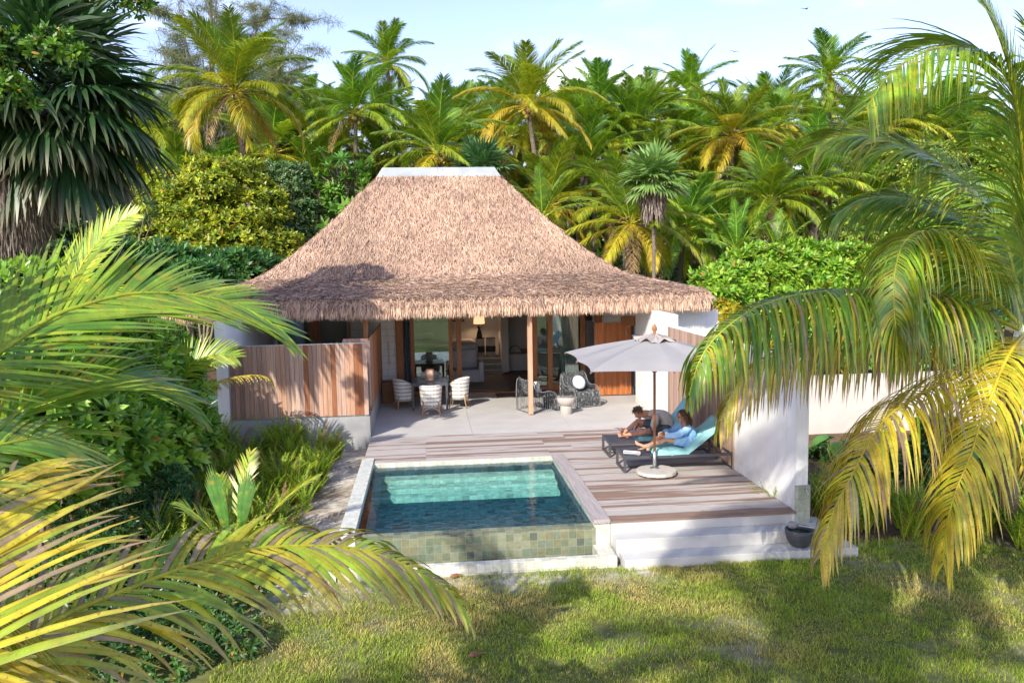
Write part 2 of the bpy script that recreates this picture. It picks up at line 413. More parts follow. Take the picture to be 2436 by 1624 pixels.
def bush(name, label, cat, lobes, n, mats, ll=.16, lw=.06, nleaf=9, c0=GRN, c1=YGR, seed=1, stems=5, group=None, base=None, shell=.75, spread=(25, 80), core=True, mixp=1, cvar=.35, sag=.12, inst=None):
    rng = NR(seed); lobes = np.array(lobes, float)
    b = np.array(base if base is not None else (lobes[:, 0].mean(), lobes[:, 1].mean(), gz(lobes[:, 0].mean(), lobes[:, 1].mean())))
    t = thing(name, label, cat, tuple(b), group)
    P, A = lobe_points(rng, lobes, n, shell, b[2]+.02)
    g = G(); g.addt(rosettes(rng, P, A, nleaf, ll, lw, c0, c1, spread, cvar=cvar, mixp=mixp, sag=sag))
    g.build('foliage', mats[0], t)
    s = MB()
    for i in range(stems):
        l = lobes[i % len(lobes)]; a = Vector((b[0]+rng.normal(0, .15), b[1]+rng.normal(0, .15), b[2]-.05)); e = Vector((l[0]+rng.normal(0, l[3]*.4), l[1]+rng.normal(0, l[4]*.4), l[2]+l[5]*rng.uniform(.2, .8)))
        mid = a.lerp(e, .5)+Vector((rng.normal(0, .1), rng.normal(0, .1), .1)); s.tube([a, mid, e], [.05, .035, .012], 6)
        for q in range(4):
            f = e+Vector(rng.normal(0, .35, 3)*l[3:6]); s.tube([mid.lerp(e, .3+q*.15), f], [.018, .006], 5)
    s.build('branches', mats[1], t)
    return t
# ================================================================ light, camera, render, sky
def setup():
    SC.render.engine = 'CYCLES'; SC.cycles.samples = 96; SC.cycles.use_denoising = True
    SC.cycles.max_bounces = 8; SC.cycles.transparent_max_bounces = 12; SC.cycles.transmission_bounces = 6; SC.cycles.diffuse_bounces = 3
    SC.cycles.sample_clamp_indirect = 6; SC.cycles.caustics_reflective = False; SC.cycles.caustics_refractive = False
    SC.view_settings.view_transform = 'Standard'; SC.view_settings.look = 'None'; SC.view_settings.gamma = 1
    SC.view_settings.exposure = EXPO
    SC.render.resolution_x = 1024; SC.render.resolution_y = 682
    cam = bpy.data.cameras.new('camera'); co = bpy.data.objects.new('camera', cam); COL.objects.link(co); SC.camera = co
    cam.sensor_width = 36; cam.lens = 36*FPX/2436; cam.clip_end = 2000; cam.clip_start = .05
    Mx = Matrix(((CR.x, CU.x, -CF.x, 0), (CR.y, CU.y, -CF.y, 0), (CR.z, CU.z, -CF.z, CAMZ), (0, 0, 0, 1))); co.matrix_world = Mx
    w = bpy.data.worlds.new('World'); SC.world = w; w.use_nodes = True; nt = w.node_tree; nt.nodes.clear()
    out = nt.nodes.new('ShaderNodeOutputWorld'); bg = nt.nodes.new('ShaderNodeBackground'); sky = nt.nodes.new('ShaderNodeTexSky')
    sky.sky_type = 'NISHITA'; sky.sun_disc = False; sky.sun_elevation = R_(SUN_EL); sky.sun_rotation = R_(SUN_AZ)
    sky.air_density = 1.0; sky.dust_density = .6; sky.ozone_density = 1.3; bg.inputs['Strength'].default_value = SKY
    # a low bank of cumulus and a little high cirrus over the sky
    tc = nt.nodes.new('ShaderNodeTexCoord'); sp = nt.nodes.new('ShaderNodeSeparateXYZ'); nt.links.new(tc.outputs['Generated'], sp.inputs[0])
    mp = nt.nodes.new('ShaderNodeMapping'); mp.inputs['Scale'].default_value = (2.6, 2.6, 9); mp.inputs['Location'].default_value = (.3, .1, .0); nt.links.new(tc.outputs['Generated'], mp.inputs['Vector'])
    n1 = noise(nt, mp.outputs[0], 1.6, 7, .5)
    def mr(v, a, b, c=0, d=1):
        r = nt.nodes.new('ShaderNodeMapRange'); r.interpolation_type = 'SMOOTHSTEP'; nt.links.new(v, r.inputs['Value'])
        for k, x in zip(('From Min', 'From Max', 'To Min', 'To Max'), (a, b, c, d)): r.inputs[k].default_value = x
        return r.outputs[0]
    def mul(a, b, op='MULTIPLY'):
        r = nt.nodes.new('ShaderNodeMath'); r.operation = op
        for i, v in enumerate((a, b)):
            if isinstance(v, bpy.types.NodeSocket): nt.links.new(v, r.inputs[i])
            else: r.inputs[i].default_value = v
        return r.outputs[0]
    # cumulus: an elongated mass low over the trees behind the ridge
    cd = (at(1430, 225, 100)-Vector((0, 0, CAMZ))).normalized()
    sub = nt.nodes.new('ShaderNodeVectorMath'); sub.operation = 'SUBTRACT'; nt.links.new(tc.outputs['Generated'], sub.inputs[0]); sub.inputs[1].default_value = cd
    sc = nt.nodes.new('ShaderNodeVectorMath'); sc.operation = 'MULTIPLY'; nt.links.new(sub.outputs[0], sc.inputs[0]); sc.inputs[1].default_value = (9.5, 5, 36)
    ln = nt.nodes.new('ShaderNodeVectorMath'); ln.operation = 'LENGTH'; nt.links.new(sc.outputs[0], ln.inputs[0])
    n2 = noise(nt, tc.outputs['Generated'], 22, 6, .55)
    cum = mr(mul(ln.outputs['Value'], mul(n2, 1.7, 'MULTIPLY'), 'ADD'), 1.95, 1.72)
    n3 = noise(nt, mp.outputs[0], 2.2, 8, .6)
    cir = mul(mr(n1, .48, .78, 0, .55), mr(n3, .35, .7))
    cov = mul(cum, cir, 'MAXIMUM')
    base = mixc(nt, sky.outputs[0], (1.07, .93, 1.02), 1.0, 'MULTIPLY')
    colr = mixc(nt, base, (8.5, 8.6, 8.8), cov)
    nt.links.new(colr, bg.inputs['Color']); nt.links.new(bg.outputs[0], out.inputs['Surface'])
    sl = bpy.data.lights.new('sun', 'SUN'); sl.energy = SUN_E; sl.angle = R_(.5); sl.color = (1, .93, .82)
    so = bpy.data.objects.new('sun', sl); COL.objects.link(so)
    az = R_(SUN_AZ); el = R_(SUN_EL)
    d = Vector((sin(az)*cos(el), cos(az)*cos(el), sin(el)))   # towards the sun
    so.rotation_euler = d.to_track_quat('Z', 'Y').to_euler(); so.location = (-10, -15, 20)
EXPO = 1.0; SUN_EL = 35.0; SUN_AZ = 212.0; SUN_E = 3.3; SKY = .15; VEIL = .0
def gz(x, y):
    """height of the ground"""
    x = np.asarray(x, float); y = np.asarray(y, float)
    t = np.clip((y-12.5)/6.5, 0, 1); t2 = np.clip((y-19)/9, 0, 1)
    z = -.5+.24*t*t*(3-2*t)+.2*t2+.03*(vnoise(x+50, y+50, 1.7, 3)-.5)
    return z if z.ndim else float(z)
setup()
# ================================================================ shared materials
M_FROND = attr_mat('palm_leaf', .25, 5, .38, .7, .36, objvar=.35, tboost=1.6)
M_FROND_NEAR = attr_mat('near_palm_leaf', .28, 7, .34, .6, .26, spots=.7, tboost=1.4, bmp=.15, bscale=40)
M_LEAF = attr_mat('broad_leaf', .2, 3, .4, .5, .28, tboost=1.5)
M_DRY = attr_mat('dry_leaf', .35, 12, .8, .2, .12)
M_FERN = attr_mat('fern_leaf', .2, 4, .6, .3, .3, objvar=.25)
M_BARK = mat('bark', (.22, .18, .14), (.10, .08, .06), 5, (1, 1, 6), .85, .2, bmp=.6, bscale=14, bdist=.02)
M_TWIG = mat('twig_bark', (.30, .25, .2), (.16, .13, .1), 9, rough=.85, spec=.2)
M_NUT = mat('coconut_husk', (.45, .30, .04), (.30, .26, .05), 3, rough=.45)
def white_mat():
    m, nt, out = nodes('white_render'); v = coords(nt)
    a = ramp(nt, noise(nt, v, 2.2, 5), [(.32, (.82, .82, .80)), (.68, (.77, .77, .75))]).outputs[0]
    st = ramp(nt, noise(nt, coords(nt, 'Object', (5, 5, .35)), 2.2, 6, .6), [(.52, (1, 1, 1)), (.72, (.93, .925, .90))]).outputs[0]
    sp = nt.nodes.new('ShaderNodeSeparateXYZ'); nt.links.new(nt.nodes['Texture Coordinate'].outputs['Object'], sp.inputs[0])
    mr = nt.nodes.new('ShaderNodeMapRange'); nt.links.new(sp.outputs['Z'], mr.inputs['Value']); mr.inputs['From Min'].default_value = .75; mr.inputs['From Max'].default_value = .38
    gr = ramp(nt, noise(nt, v, 6, 6, .65), [(.4, (0, 0, 0)), (.62, (1, 1, 1))]).outputs[0]
    k = mixc(nt, (0, 0, 0), gr, mr.outputs[0]); c = mixc(nt, mixc(nt, a, st, 1.0, 'MULTIPLY'), (.55, .55, .47), k)
    principled(nt, out, c, .85, .2, 0, bump(nt, noise(nt, v, 90, 5), .25, .003)); return m
M_WHITE = white_mat()
M_PLINTH = mat('grey_concrete', (.42, .42, .41), (.31, .31, .31), 2.5, rough=.8, spec=.25, bmp=.25, bscale=60, c3=(.24, .245, .25), s3=.9)
M_TERR = mat('terrace_screed', (.52, .505, .48), (.45, .435, .41), 1.6, rough=.7, spec=.3, bmp=.12, bscale=120, bdist=.002, c3=(.45, .43, .40), s3=.5)
M_STEP = mat('step_screed', (.54, .54, .52), (.47, .47, .45), 2.5, rough=.75, spec=.3, bmp=.2, bscale=110, bdist=.003, c3=(.38, .375, .34), s3=.8)
def wood(name, dark, light, var=.35, rough=.7, along='z', spec=.3, fine=60):
    st = {'z': (6, 6, .35), 'x': (.35, 6, 6), 'y': (6, .35, 6)}[along]
    m, nt, out = nodes(name); v = coords(nt, 'Object', st)
    a = nt.nodes.new('ShaderNodeAttribute'); a.attribute_name = 'Col'
    r = ramp(nt, noise(nt, v, 5, 7, .6, dist=.6), [(.28, dark), (.72, light)]).outputs[0]
    c = mixc(nt, r, a.outputs['Color'], 1.0, 'MULTIPLY')
    nb = bump(nt, noise(nt, v, fine/4, 5), .3, .003)
    principled(nt, out, c, rough, spec, 0, nb); return m
M_TEAK = wood('teak', (.22, .085, .03), (.42, .19, .075), rough=.5)
M_FENCEW = wood('weathered_cladding', (.36, .235, .17), (.60, .45, .36), rough=.75)
def deck_mat():
    m, nt, out = nodes('weathered_deck'); a = nt.nodes.new('ShaderNodeAttribute'); a.attribute_name = 'Col'
    fine = ramp(nt, noise(nt, coords(nt, 'Object', (.5, 9, 9)), 6, 7, .6, dist=.4), [(.28, (.32, .285, .265)), (.7, (.50, .465, .435))]).outputs[0]
    st = noise(nt, coords(nt, 'Object', (.28, 3.6, 1)), 1.9, 3, .55)
    mr = nt.nodes.new('ShaderNodeMath'); mr.operation = 'ADD'; nt.links.new(st, mr.inputs[0])
    sp = nt.nodes.new('ShaderNodeSeparateColor'); nt.links.new(a.outputs['Color'], sp.inputs[0]); nt.links.new(sp.outputs[0], mr.inputs[1])
    f = ramp(nt, mr.outputs[0], [(.88, (0, 0, 0)), (1.02, (1, 1, 1))]).outputs[0]
    f2 = ramp(nt, mr.outputs[0], [(1.12, (0, 0, 0)), (1.22, (.75, .75, .75))]).outputs[0]
    c = mixc(nt, fine, mixc(nt, fine, (.56, .41, .34), 1.0, 'MULTIPLY'), f); c = mixc(nt, c, (.17, .135, .125), f2)
    principled(nt, out, c, .7, .3, 0, bump(nt, noise(nt, coords(nt, 'Object', (.5, 9, 9)), 15, 5), .3, .003)); return m
M_DECKW = deck_mat()
M_COPW = wood('coping_plank', (.27, .235, .23), (.45, .41, .40), along='y', rough=.65)
M_DKMETAL = mat('anthracite_metal', (.07, .075, .085), (.055, .06, .068), 6, rough=.4, spec=.5)
M_BLACK = mat('black_plastic', (.012, .012, .013), (.02, .02, .02), 6, rough=.4)
M_STEEL = mat('galvanised_steel', (.55, .57, .58), (.42, .44, .45), 18, rough=.4, metal=.8)
def tile_mat(name, stops, size, grout, gw=.035, rough=.45, bmp=.15):
    m, nt, out = nodes(name); tc = nt.nodes.new('ShaderNodeTexCoord')
    def vm(op, a, b=None):
        n = nt.nodes.new('ShaderNodeVectorMath'); n.operation = op; nt.links.new(a, n.inputs[0])
        if b is not None: n.inputs[1].default_value = b
        return n.outputs[0]
    d = vm('MULTIPLY', tc.outputs['UV'], (1/size[0], 1/size[1], 1)); fl = vm('FLOOR', d); fr = vm('FRACTION', d)
    wn = nt.nodes.new('ShaderNodeTexWhiteNoise'); wn.noise_dimensions = '2D'; nt.links.new(fl, wn.inputs['Vector'])
    c = ramp(nt, wn.outputs['Value'], stops, 'CONSTANT').outputs[0]
    v = coords(nt, 'Object'); c = mixc(nt, c, ramp(nt, noise(nt, v, 14, 6, .65), [(.3, (.78, .78, .74)), (.7, (1.2, 1.18, 1.1))]).outputs[0], 1.0, 'MULTIPLY')
    sp = nt.nodes.new('ShaderNodeSeparateXYZ'); nt.links.new(fr, sp.inputs[0])
    def mth(op, a, b):
        n = nt.nodes.new('ShaderNodeMath'); n.operation = op
        for i, x in enumerate((a, b)):
            if isinstance(x, bpy.types.NodeSocket): nt.links.new(x, n.inputs[i])
            else: n.inputs[i].default_value = x
        return n.outputs[0]
    gm = mth('MAXIMUM', mth('LESS_THAN', sp.outputs[0], gw), mth('LESS_THAN', sp.outputs[1], gw))
    c = mixc(nt, c, grout, gm)
    nb = bump(nt, mth('SUBTRACT', noise(nt, v, 30, 4), gm), bmp, .004)
    principled(nt, out, c, rough, .4, 0, nb); return m
GT = [(0, (.15, .18, .115)), (.14, (.19, .21, .13)), (.3, (.13, .17, .115)), (.44, (.21, .225, .15)), (.58, (.16, .20, .145)), (.72, (.19, .19, .115)), (.82, (.23, .25, .18)), (.92, (.10, .12, .10)), (.97, (.16, .16, .12))]
M_TILE = tile_mat('green_stone_tile', GT, (.12, .12), (.33, .30, .22), .03)
M_TILEP = tile_mat('pale_stone_tile', [(0, (.55, .55, .49)), (.3, (.62, .62, .57)), (.55, (.48, .50, .44)), (.75, (.66, .65, .60)), (.9, (.50, .50, .44))], (.12, .12), (.30, .29, .25), .035)
M_TILEB = tile_mat('bluish_stone_tile', [(0, (.55, .58, .56)), (.35, (.60, .62, .60)), (.7, (.50, .54, .52))], (.12, .12), (.44, .46, .44), .03)
# ================================================================ ground, lawn
def grid_lines(a, b, dens, extra):
    l = set(np.round(np.arange(a, b+1e-6, dens), 3)) | set(extra); return np.array(sorted(l))
def build_ground():
    xs = np.unique(np.concatenate([[-400, -200, -100, -60, -40, -30, -24], np.arange(-20, 20.01, .2), [24, 30, 40, 60, 100, 200, 400], [-1.3, 2.6]]).round(3))
    ys = np.unique(np.concatenate([[-60, -30, -15], np.arange(-8, 36.01, .2), [40, 50, 65, 90, 140, 250, 500], [11.6, 18.8]]).round(3))
    X, Y = np.meshgrid(xs, ys); Z = gz(X, Y)
    g1 = vnoise(X, Y, .9, 11); g2 = vnoise(X, Y, .35, 12)
    sand = np.array((.50, .45, .38)); soil = np.array((.13, .09, .055)); lawn = np.array((.13, .14, .045)); litter = np.array((.09, .065, .04))
    C = np.where((Y < 11.9)[..., None], lerp(lawn, sand*.6, np.clip((g1*.7+g2*.5-.72)*3, 0, 1)[..., None]*.6), soil)
    nearpool = np.clip(1-np.abs(X+1.75)/.75, 0, 1)*((Y > 10.5) & (Y < 20)); nearpool = np.clip(nearpool*1.3*(.1+g2*1.2), 0, 1)
    C = lerp(C, sand, nearpool[..., None])
    front = np.clip(1-np.abs(Y-11.15)/.5, 0, 1)*((X > -2.5) & (X < 3.4)); C = lerp(C, sand, np.clip(front*(.2+g2)*1.2, 0, 1)[..., None])
    far = (Y > 22) | (X < -8.5); C = np.where(far[..., None], lerp(litter, soil, g1[..., None]), C)
    orange = ((X < -4.6) & (X > -7) & (Y > 17.5) & (Y < 24)); C = np.where(orange[..., None], np.array((.30, .17, .09)), C)
    ny, nx = X.shape; idx = np.arange(ny*nx).reshape(ny, nx)
    Q = np.stack([idx[:-1, :-1], idx[:-1, 1:], idx[1:, 1:], idx[1:, :-1]], -1)
    cx = (X[:-1, :-1]+X[1:, 1:])/2; cy = (Y[:-1, :-1]+Y[1:, 1:])/2
    hole = (cx > -1.3) & (cx < 2.6) & (cy > 11.6) & (cy < 18.8)
    Q = Q[~hole].reshape(-1, 4)
    me = np_mesh('ground', np.stack([X, Y, Z], -1).reshape(-1, 3), Q, None, C.reshape(-1, 3), smooth=True)
    m = attr_mat('soil', .4, 6, .95, .1, bmp=.9, bscale=25)
    tag(link('ground', me, None, m), kind='structure')
build_ground()
def build_grass():
    rng = NR(5); n = 330000
    x = rng.uniform(-3.6, 9.2, n); y = rng.uniform(6.2, 12.6, n)
    dens = np.clip(.12+1.5*vnoise(x, y, .5, 21)+1.1*(vnoise(x, y, .12, 22)-.42), 0, 1)
    bald = np.clip((vnoise(x, y, .9, 11)*.7+vnoise(x, y, .35, 12)*.5-.76)*4, 0, 1)
    lim = np.where(x < 2.66, 11.42, np.where(x < 6.3, 11.33, 12.4-.45*(x-6.3)-.25*np.sin(x*3)))+.05*np.sin(x*23)
    left = x > (-2.5+.6*vnoise(x, y, .6, 23)+.3*(y-10))
    keep = (rng.random(n) < dens*(1-.6*bald)) & (y < lim) & left
    keep &= ~((y > 11.0) & (x < 2.6) & (rng.random(n) < .55))
    x, y = x[keep], y[keep]; n = len(x)
    P = np.stack([x, y, gz(x, y)-.005], 1)
    az = rng.uniform(0, 6.28, n); tl = rng.uniform(.25, 1.1, n)
    D = np.stack([np.cos(az)*tl, np.sin(az)*tl, np.ones(n)], 1); W = np.stack([-np.sin(az), np.cos(az), np.zeros(n)], 1)
    dry = np.clip(.15+.9*vnoise(x, y, .45, 31)*vnoise(x, y, 1.3, 32)*1.6+rng.normal(0, .2, n)-.05, 0, 1)
    lush = np.array((.14, .29, .02)); lite = np.array((.37, .46, .04)); st = np.array((.56, .44, .16))
    c = lerp(lush, lite, rng.random(n)[:, None]); c = lerp(c, st, (dry**1.5)[:, None])*rng.uniform(.75, 1.2, (n, 1))
    L = rng.uniform(.03, .07, n)*(.6+1.1*vnoise(x, y, .22, 41)**1.5)*np.where(y > lim[keep]-.25, 1.5, 1)
    g = G(); g.addt(strips(P, D, W, L, rng.uniform(.006, .011, n), 2, .45, c, c*1.05))
    o = g.build('lawn_grass', attr_mat('grass_blade', .12, 2, .6, .25, .3, tboost=1.4)); tag(o, 'short patchy green lawn grass with dry straw spots in front of the pool', 'grass', kind='stuff')
build_grass()
def litter():
    rng = NR(15); n = 900; x = rng.uniform(-4.5, 8.5, n); y = rng.uniform(6.5, 18.5, n)
    ok = (y < 11.4) | ((x < -1.45) & (y < 18.6)) | ((x > 2.8) & (x < 5.5) & (y > 12.1) & (rng.random(n) < .10)); ok &= ~((y < 11.4) & (rng.random(n) < .45)); x, y = x[ok], y[ok]; n = len(x)
    z = np.where((x > 2.6) & (y > 12), .004, gz(x, y)+.015); az = rng.uniform(0, 6.28, n)
    D = np.stack([np.cos(az), np.sin(az), rng.normal(0, .15, n)], 1); W = np.stack([-np.sin(az), np.cos(az), rng.normal(0, .4, n)], 1)
    c = lerp(np.array((.34, .22, .12)), np.array((.12, .07, .04)), rng.random((n, 1)))
    g = G(); g.addt(strips(np.stack([x, y, z], 1), D, W, rng.uniform(.03, .11, n), rng.uniform(.012, .035, n), 3, -.1, c, c)); tag(g.build('leaf_litter', M_DRY), 'small dry leaves and twigs scattered over the lawn edge, sand and deck', 'leaf litter', kind='stuff')
litter()
# ================================================================ terrace, deck, steps (setting)
XL, XR, YF, YT = -1.36, 5.65, 12.0, 18.72
def struct(name, mb, m, **kw): return tag(mb.build(name, m, None, **kw), kind='structure')
tb = MB()
for (x0, x1) in ((-1.36, .955), (.961, 3.305), (3.311, 5.65)): tb.box(x0, x1, YT+.01, 24.38, -.35, 0)
tb.box(5.65, 9.0, 21.2, 24.38, -.35, -.004)
struct('terrace', tb, M_TERR)
def deck_cols(rng, y):
    near = np.clip((15.2-y)/3.0, 0, 1)
    return (float(np.clip(.33+.14*near+rng.normal(0, .16), .05, .75)), 0, 0)
dk = MB(); rng = NR(3); y = YF; pw = .128; gap = .006; i = 0
while y < YT-.02:
    y1 = min(y+pw, YT)
    segs = []
    joints = [-.11, 2.44+.55*((i//4) % 2)] if y > 16.3 else []
    xs = [XL if y > 16.27 else 2.685]+[j for j in joints if j > (XL if y > 16.27 else 2.9)]+[XR-.004]
    for a, b in zip(xs[:-1], xs[1:]):
        if b-a < .1: continue
        dk.col = deck_cols(rng, y); dz = rng.normal(0, .0012)
        dk.box(a+.002, b-.002, y, y1, -.03+dz, dz)
    y = y1+gap; i += 1
struct('deck', dk, M_DECKW)
db = MB().box(XL+.01, XR-.01, 16.3, YT-.02, -.4, -.045).box(2.69, XR-.01, YF+.03, 16.3, -.4, -.045)
struct('deck_base', db, M_STEP)
st = MB().box(2.70, 5.64, YF+.01, YF+.028, -.62, -.032)
st.box(2.70, 5.90, 11.66, 11.999, -.62, -.18).box(2.74, 6.28, 11.30, 11.658, -.62, -.36).box(5.90, 6.10, 11.66, 12.3, -.62, -.19)
struct('garden_steps', st, M_STEP, bevel=.008)
# ================================================================ swimming pool
pool = thing('swimming_pool', 'small rectangular plunge pool lined with green stone tiles in front of the deck', 'swimming pool', (.63, 14, -.1))
PX0, PX1, PY0, PY1, FZ = -1.15, 2.44, 12.24, 16.26, -.54
b = MB()
b.box(PX0, PX1, PY0, PY1, FZ-.1, FZ)
b.box(PX0, PX1, 15.93, PY1, FZ, -.27).box(PX0, PX1, 15.6, 15.93, FZ, -.36).box(PX0, PX1, 15.27, 15.6, FZ, -.45)
b.box(PX0-.1, PX0, PY0, PY1, FZ-.1, -.10).box(PX1, PX1+.1, PY0, PY1, FZ-.1, -.03).box(PX0-.1, PX1+.1, PY1, PY1+.05, FZ-.1, -.10)
b.build('basin', tile_mat('pool_floor_tile', [(0, (.36, .48, .42)), (.3, (.44, .56, .49)), (.55, (.40, .52, .46)), (.75, (.50, .60, .53)), (.9, (.26, .35, .31)), (.96, (.34, .36, .28))], (.14, .14), (.24, .28, .25), .03), pool)
MB().box(PX0-.1, PX1+.01, 12.0, PY0, -.9, -.088).build('weir_wall', M_TILE, pool)
MB().box(PX0, PX1, PY1-.004, PY1+.07, -.098, -.012).build('waterline_tiles', M_TILEP, pool)
c = MB().box(-1.39, PX0, 11.98, 16.60, -.62, .03); c.build('side_wall', M_TILEB, pool, bevel=.004)
MB().box(PX1+.002, 2.68, 12.02, 16.28, -.62, -.028).build('side_wall', M_TILEP, pool)
MB().box(PX1-.012, 2.685, 11.99, 16.33, -.026, .035).build('wooden_coping', M_COPW, pool, bevel=.004)
# catch basin below the weir
cb = MB().box(-1.39, 2.40, 11.44, 11.58, -.75, -.35).box(2.40, 2.66, 11.44, 11.975, -.75, -.34).box(-1.5, -1.36, 11.44, 11.98, -.75, -.35)
cb.build('catch_basin_wall', M_TILEP, pool, bevel=.004)
MB().box(-1.36, 2.40, 11.58, 12.0, -.85, -.72).build('catch_basin_floor', M_TILE, pool)
def water_mat():
    m, nt, out = nodes('pool_water'); v = coords(nt, 'Object')
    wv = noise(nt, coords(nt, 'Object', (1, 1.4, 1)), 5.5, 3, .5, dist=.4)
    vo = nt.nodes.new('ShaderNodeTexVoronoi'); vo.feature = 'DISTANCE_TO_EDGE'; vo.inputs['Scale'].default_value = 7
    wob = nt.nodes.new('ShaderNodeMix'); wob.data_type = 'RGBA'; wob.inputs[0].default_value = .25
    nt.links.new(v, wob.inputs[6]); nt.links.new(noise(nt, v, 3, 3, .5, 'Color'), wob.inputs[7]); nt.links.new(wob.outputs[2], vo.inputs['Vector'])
    caustic_tint = ramp(nt, vo.outputs['Distance'], [(0, (1, 1, 1)), (.05, (.97, 1, 1)), (.14, (.80, .90, .90)), (.4, (.72, .84, .84))]).outputs[0]  # cell pattern in the tint imitates caustic light on the pool floor
    tr = nt.nodes.new('ShaderNodeBsdfTransparent'); nt.links.new(caustic_tint, tr.inputs['Color'])
    gl = nt.nodes.new('ShaderNodeBsdfGlossy'); gl.inputs['Roughness'].default_value = .02
    nt.links.new(bump(nt, wv, .10, .05), gl.inputs['Normal'])
    fr = nt.nodes.new('ShaderNodeFresnel'); fr.inputs['IOR'].default_value = 1.33
    ge = nt.nodes.new('ShaderNodeNewGeometry'); ma = nt.nodes.new('ShaderNodeMath'); ma.operation = 'SUBTRACT'; ma.use_clamp = True; nt.links.new(fr.outputs[0], ma.inputs[0]); nt.links.new(ge.outputs['Backfacing'], ma.inputs[1])
    mx = nt.nodes.new('ShaderNodeMixShader'); nt.links.new(ma.outputs[0], mx.inputs[0]); nt.links.new(tr.outputs[0], mx.inputs[1]); nt.links.new(gl.outputs[0], mx.inputs[2])
    nt.links.new(mx.outputs[0], out.inputs['Surface'])
    ab = nt.nodes.new('ShaderNodeVolumeAbsorption'); ab.inputs['Color'].default_value = (.05, .76, .84, 1); ab.inputs['Density'].default_value = .42
    nt.links.new(ab.outputs[0], out.inputs['Volume']); return m
def water_side():
    m, nt, out = nodes('water_edge'); tr = nt.nodes.new('ShaderNodeBsdfTransparent'); nt.links.new(tr.outputs[0], out.inputs['Surface'])
    ab = nt.nodes.new('ShaderNodeVolumeAbsorption'); ab.inputs['Color'].default_value = (.05, .76, .84, 1); ab.inputs['Density'].default_value = .42
    nt.links.new(ab.outputs[0], out.inputs['Volume']); return m
MW = water_mat()
w = MB(); x0, x1, y0, y1, zt, zb = PX0+.002, PX1-.002, PY0+.002, PY1-.002, -.082, FZ+.003
w.add([(x0, y0, zb), (x1, y0, zb), (x1, y1, zb), (x0, y1, zb), (x0, y0, zt), (x1, y0, zt), (x1, y1, zt), (x0, y1, zt)], [(4, 5, 6, 7)])
w.cur = 1; w.add([], []); n = 0
for f in ((0, 3, 2, 1), (0, 1, 5, 4), (1, 2, 6, 5), (2, 3, 7, 6), (3, 0, 4, 7)): w.f.append(list(f)); w.mi.append(1)
struct('pool_water', w, [MW, water_side()])
w2 = MB(); w2.add([(-1.35, 11.585, -.56), (2.39, 11.585, -.56), (2.39, 11.995, -.56), (-1.35, 11.995, -.56)], [(0, 1, 2, 3)])
m2, nt, out = nodes('basin_water'); tr = nt.nodes.new('ShaderNodeBsdfTransparent'); tr.inputs['Color'].default_value = (.5, .62, .52, 1)
gl = nt.nodes.new('ShaderNodeBsdfGlossy'); gl.inputs['Roughness'].default_value = .03; nt.links.new(bump(nt, noise(nt, coords(nt), 30, 3), .3, .02), gl.inputs['Normal'])
mx = nt.nodes.new('ShaderNodeMixShader'); mx.inputs[0].default_value = .12; nt.links.new(tr.outputs[0], mx.inputs[1]); nt.links.new(gl.outputs[0], mx.inputs[2]); nt.links.new(mx.outputs[0], out.inputs['Surface'])
struct('basin_water', w2, m2)
# ================================================================ long white garden wall on the right
gw = thing('garden_wall', 'long white rendered wall with a wood clad section running along the right side of the deck', 'wall', (5.74, 15, -.4))
MB().box(5.65, 5.84, 12.05, 18.75, -.5, 2.36).box(5.65, 5.84, 18.75, 22.0, -.5, 2.63).box(5.84, 7.6, 20.95, 21.13, -.5, 2.57).build('wall', M_WHITE, gw, bevel=.006)
cl = MB(); rng = NR(8); y = 14.64
while y < 18.80:
    cl.col = tuple(np.array((1, 1, 1))*rng.uniform(.62, 1.15)*np.array((1, rng.uniform(.9, 1.0), rng.uniform(.85, 1)))); cl.box(5.618, 5.647, y, min(y+.093, 18.83), .015, 2.345); y += .099
cl.build('wood_cladding', M_FENCEW, gw)
MB().box(5.63, 5.86, 12.0, 12.055, -.19, .41).build('tiled_pillar', M_TILE if False else tile_mat('pillar_tile', [(0, (.36, .39, .31)), (.3, (.42, .45, .37)), (.6, (.33, .36, .28)), (.8, (.46, .47, .40))], (.105, .2), (.22, .22, .17), .03), gw)
tap = MB().tube([(5.76, 12.0, .36), (5.76, 11.93, .36), (5.77, 11.90, .30)], .011, 8).bar((5.74, 11.95, .385), (5.79, 11.95, .40), .012, .012).tube([(5.76, 11.95, .40), (5.79, 11.94, .24)], .006, 6)
tap.build('tap', M_STEEL, gw)
bw = thing('boundary_wall', 'low cream wall standing behind the shrubs at the right edge of the garden', 'wall', (11, 18.5, -.4))
MB().box(8.0, 15.5, 18.4, 18.6, -.6, 1.12).build('wall', mat('cream_render', (.60, .54, .48), (.53, .48, .43), 2, rough=.9, spec=.1), bw)
# ================================================================ the villa
villa = thing('thatched_villa', 'white villa with a flared brown palm thatch roof and open glass doors onto the terrace', 'villa', (.6, 25, 0))
V = villa
YG = 24.5
def block_mat():
    m, nt, out = nodes('white_block'); tc = nt.nodes.new('ShaderNodeTexCoord')
    br = nt.nodes.new('ShaderNodeTexBrick'); nt.links.new(tc.outputs['UV'], br.inputs['Vector'])
    br.inputs['Color1'].default_value = (.70, .69, .66, 1); br.inputs['Color2'].default_value = (.74, .73, .70, 1); br.inputs['Mortar'].default_value = (.50, .49, .47, 1)
    br.inputs['Scale'].default_value = 1; br.inputs['Brick Width'].default_value = .4; br.inputs['Row Height'].default_value = .2; br.inputs['Mortar Size'].default_value = .006
    principled(nt, out, br.outputs['Color'], .85, .2, 0, bump(nt, br.outputs['Fac'], -.4, .004)); return m
M_BLOCK = block_mat()
wl = MB()
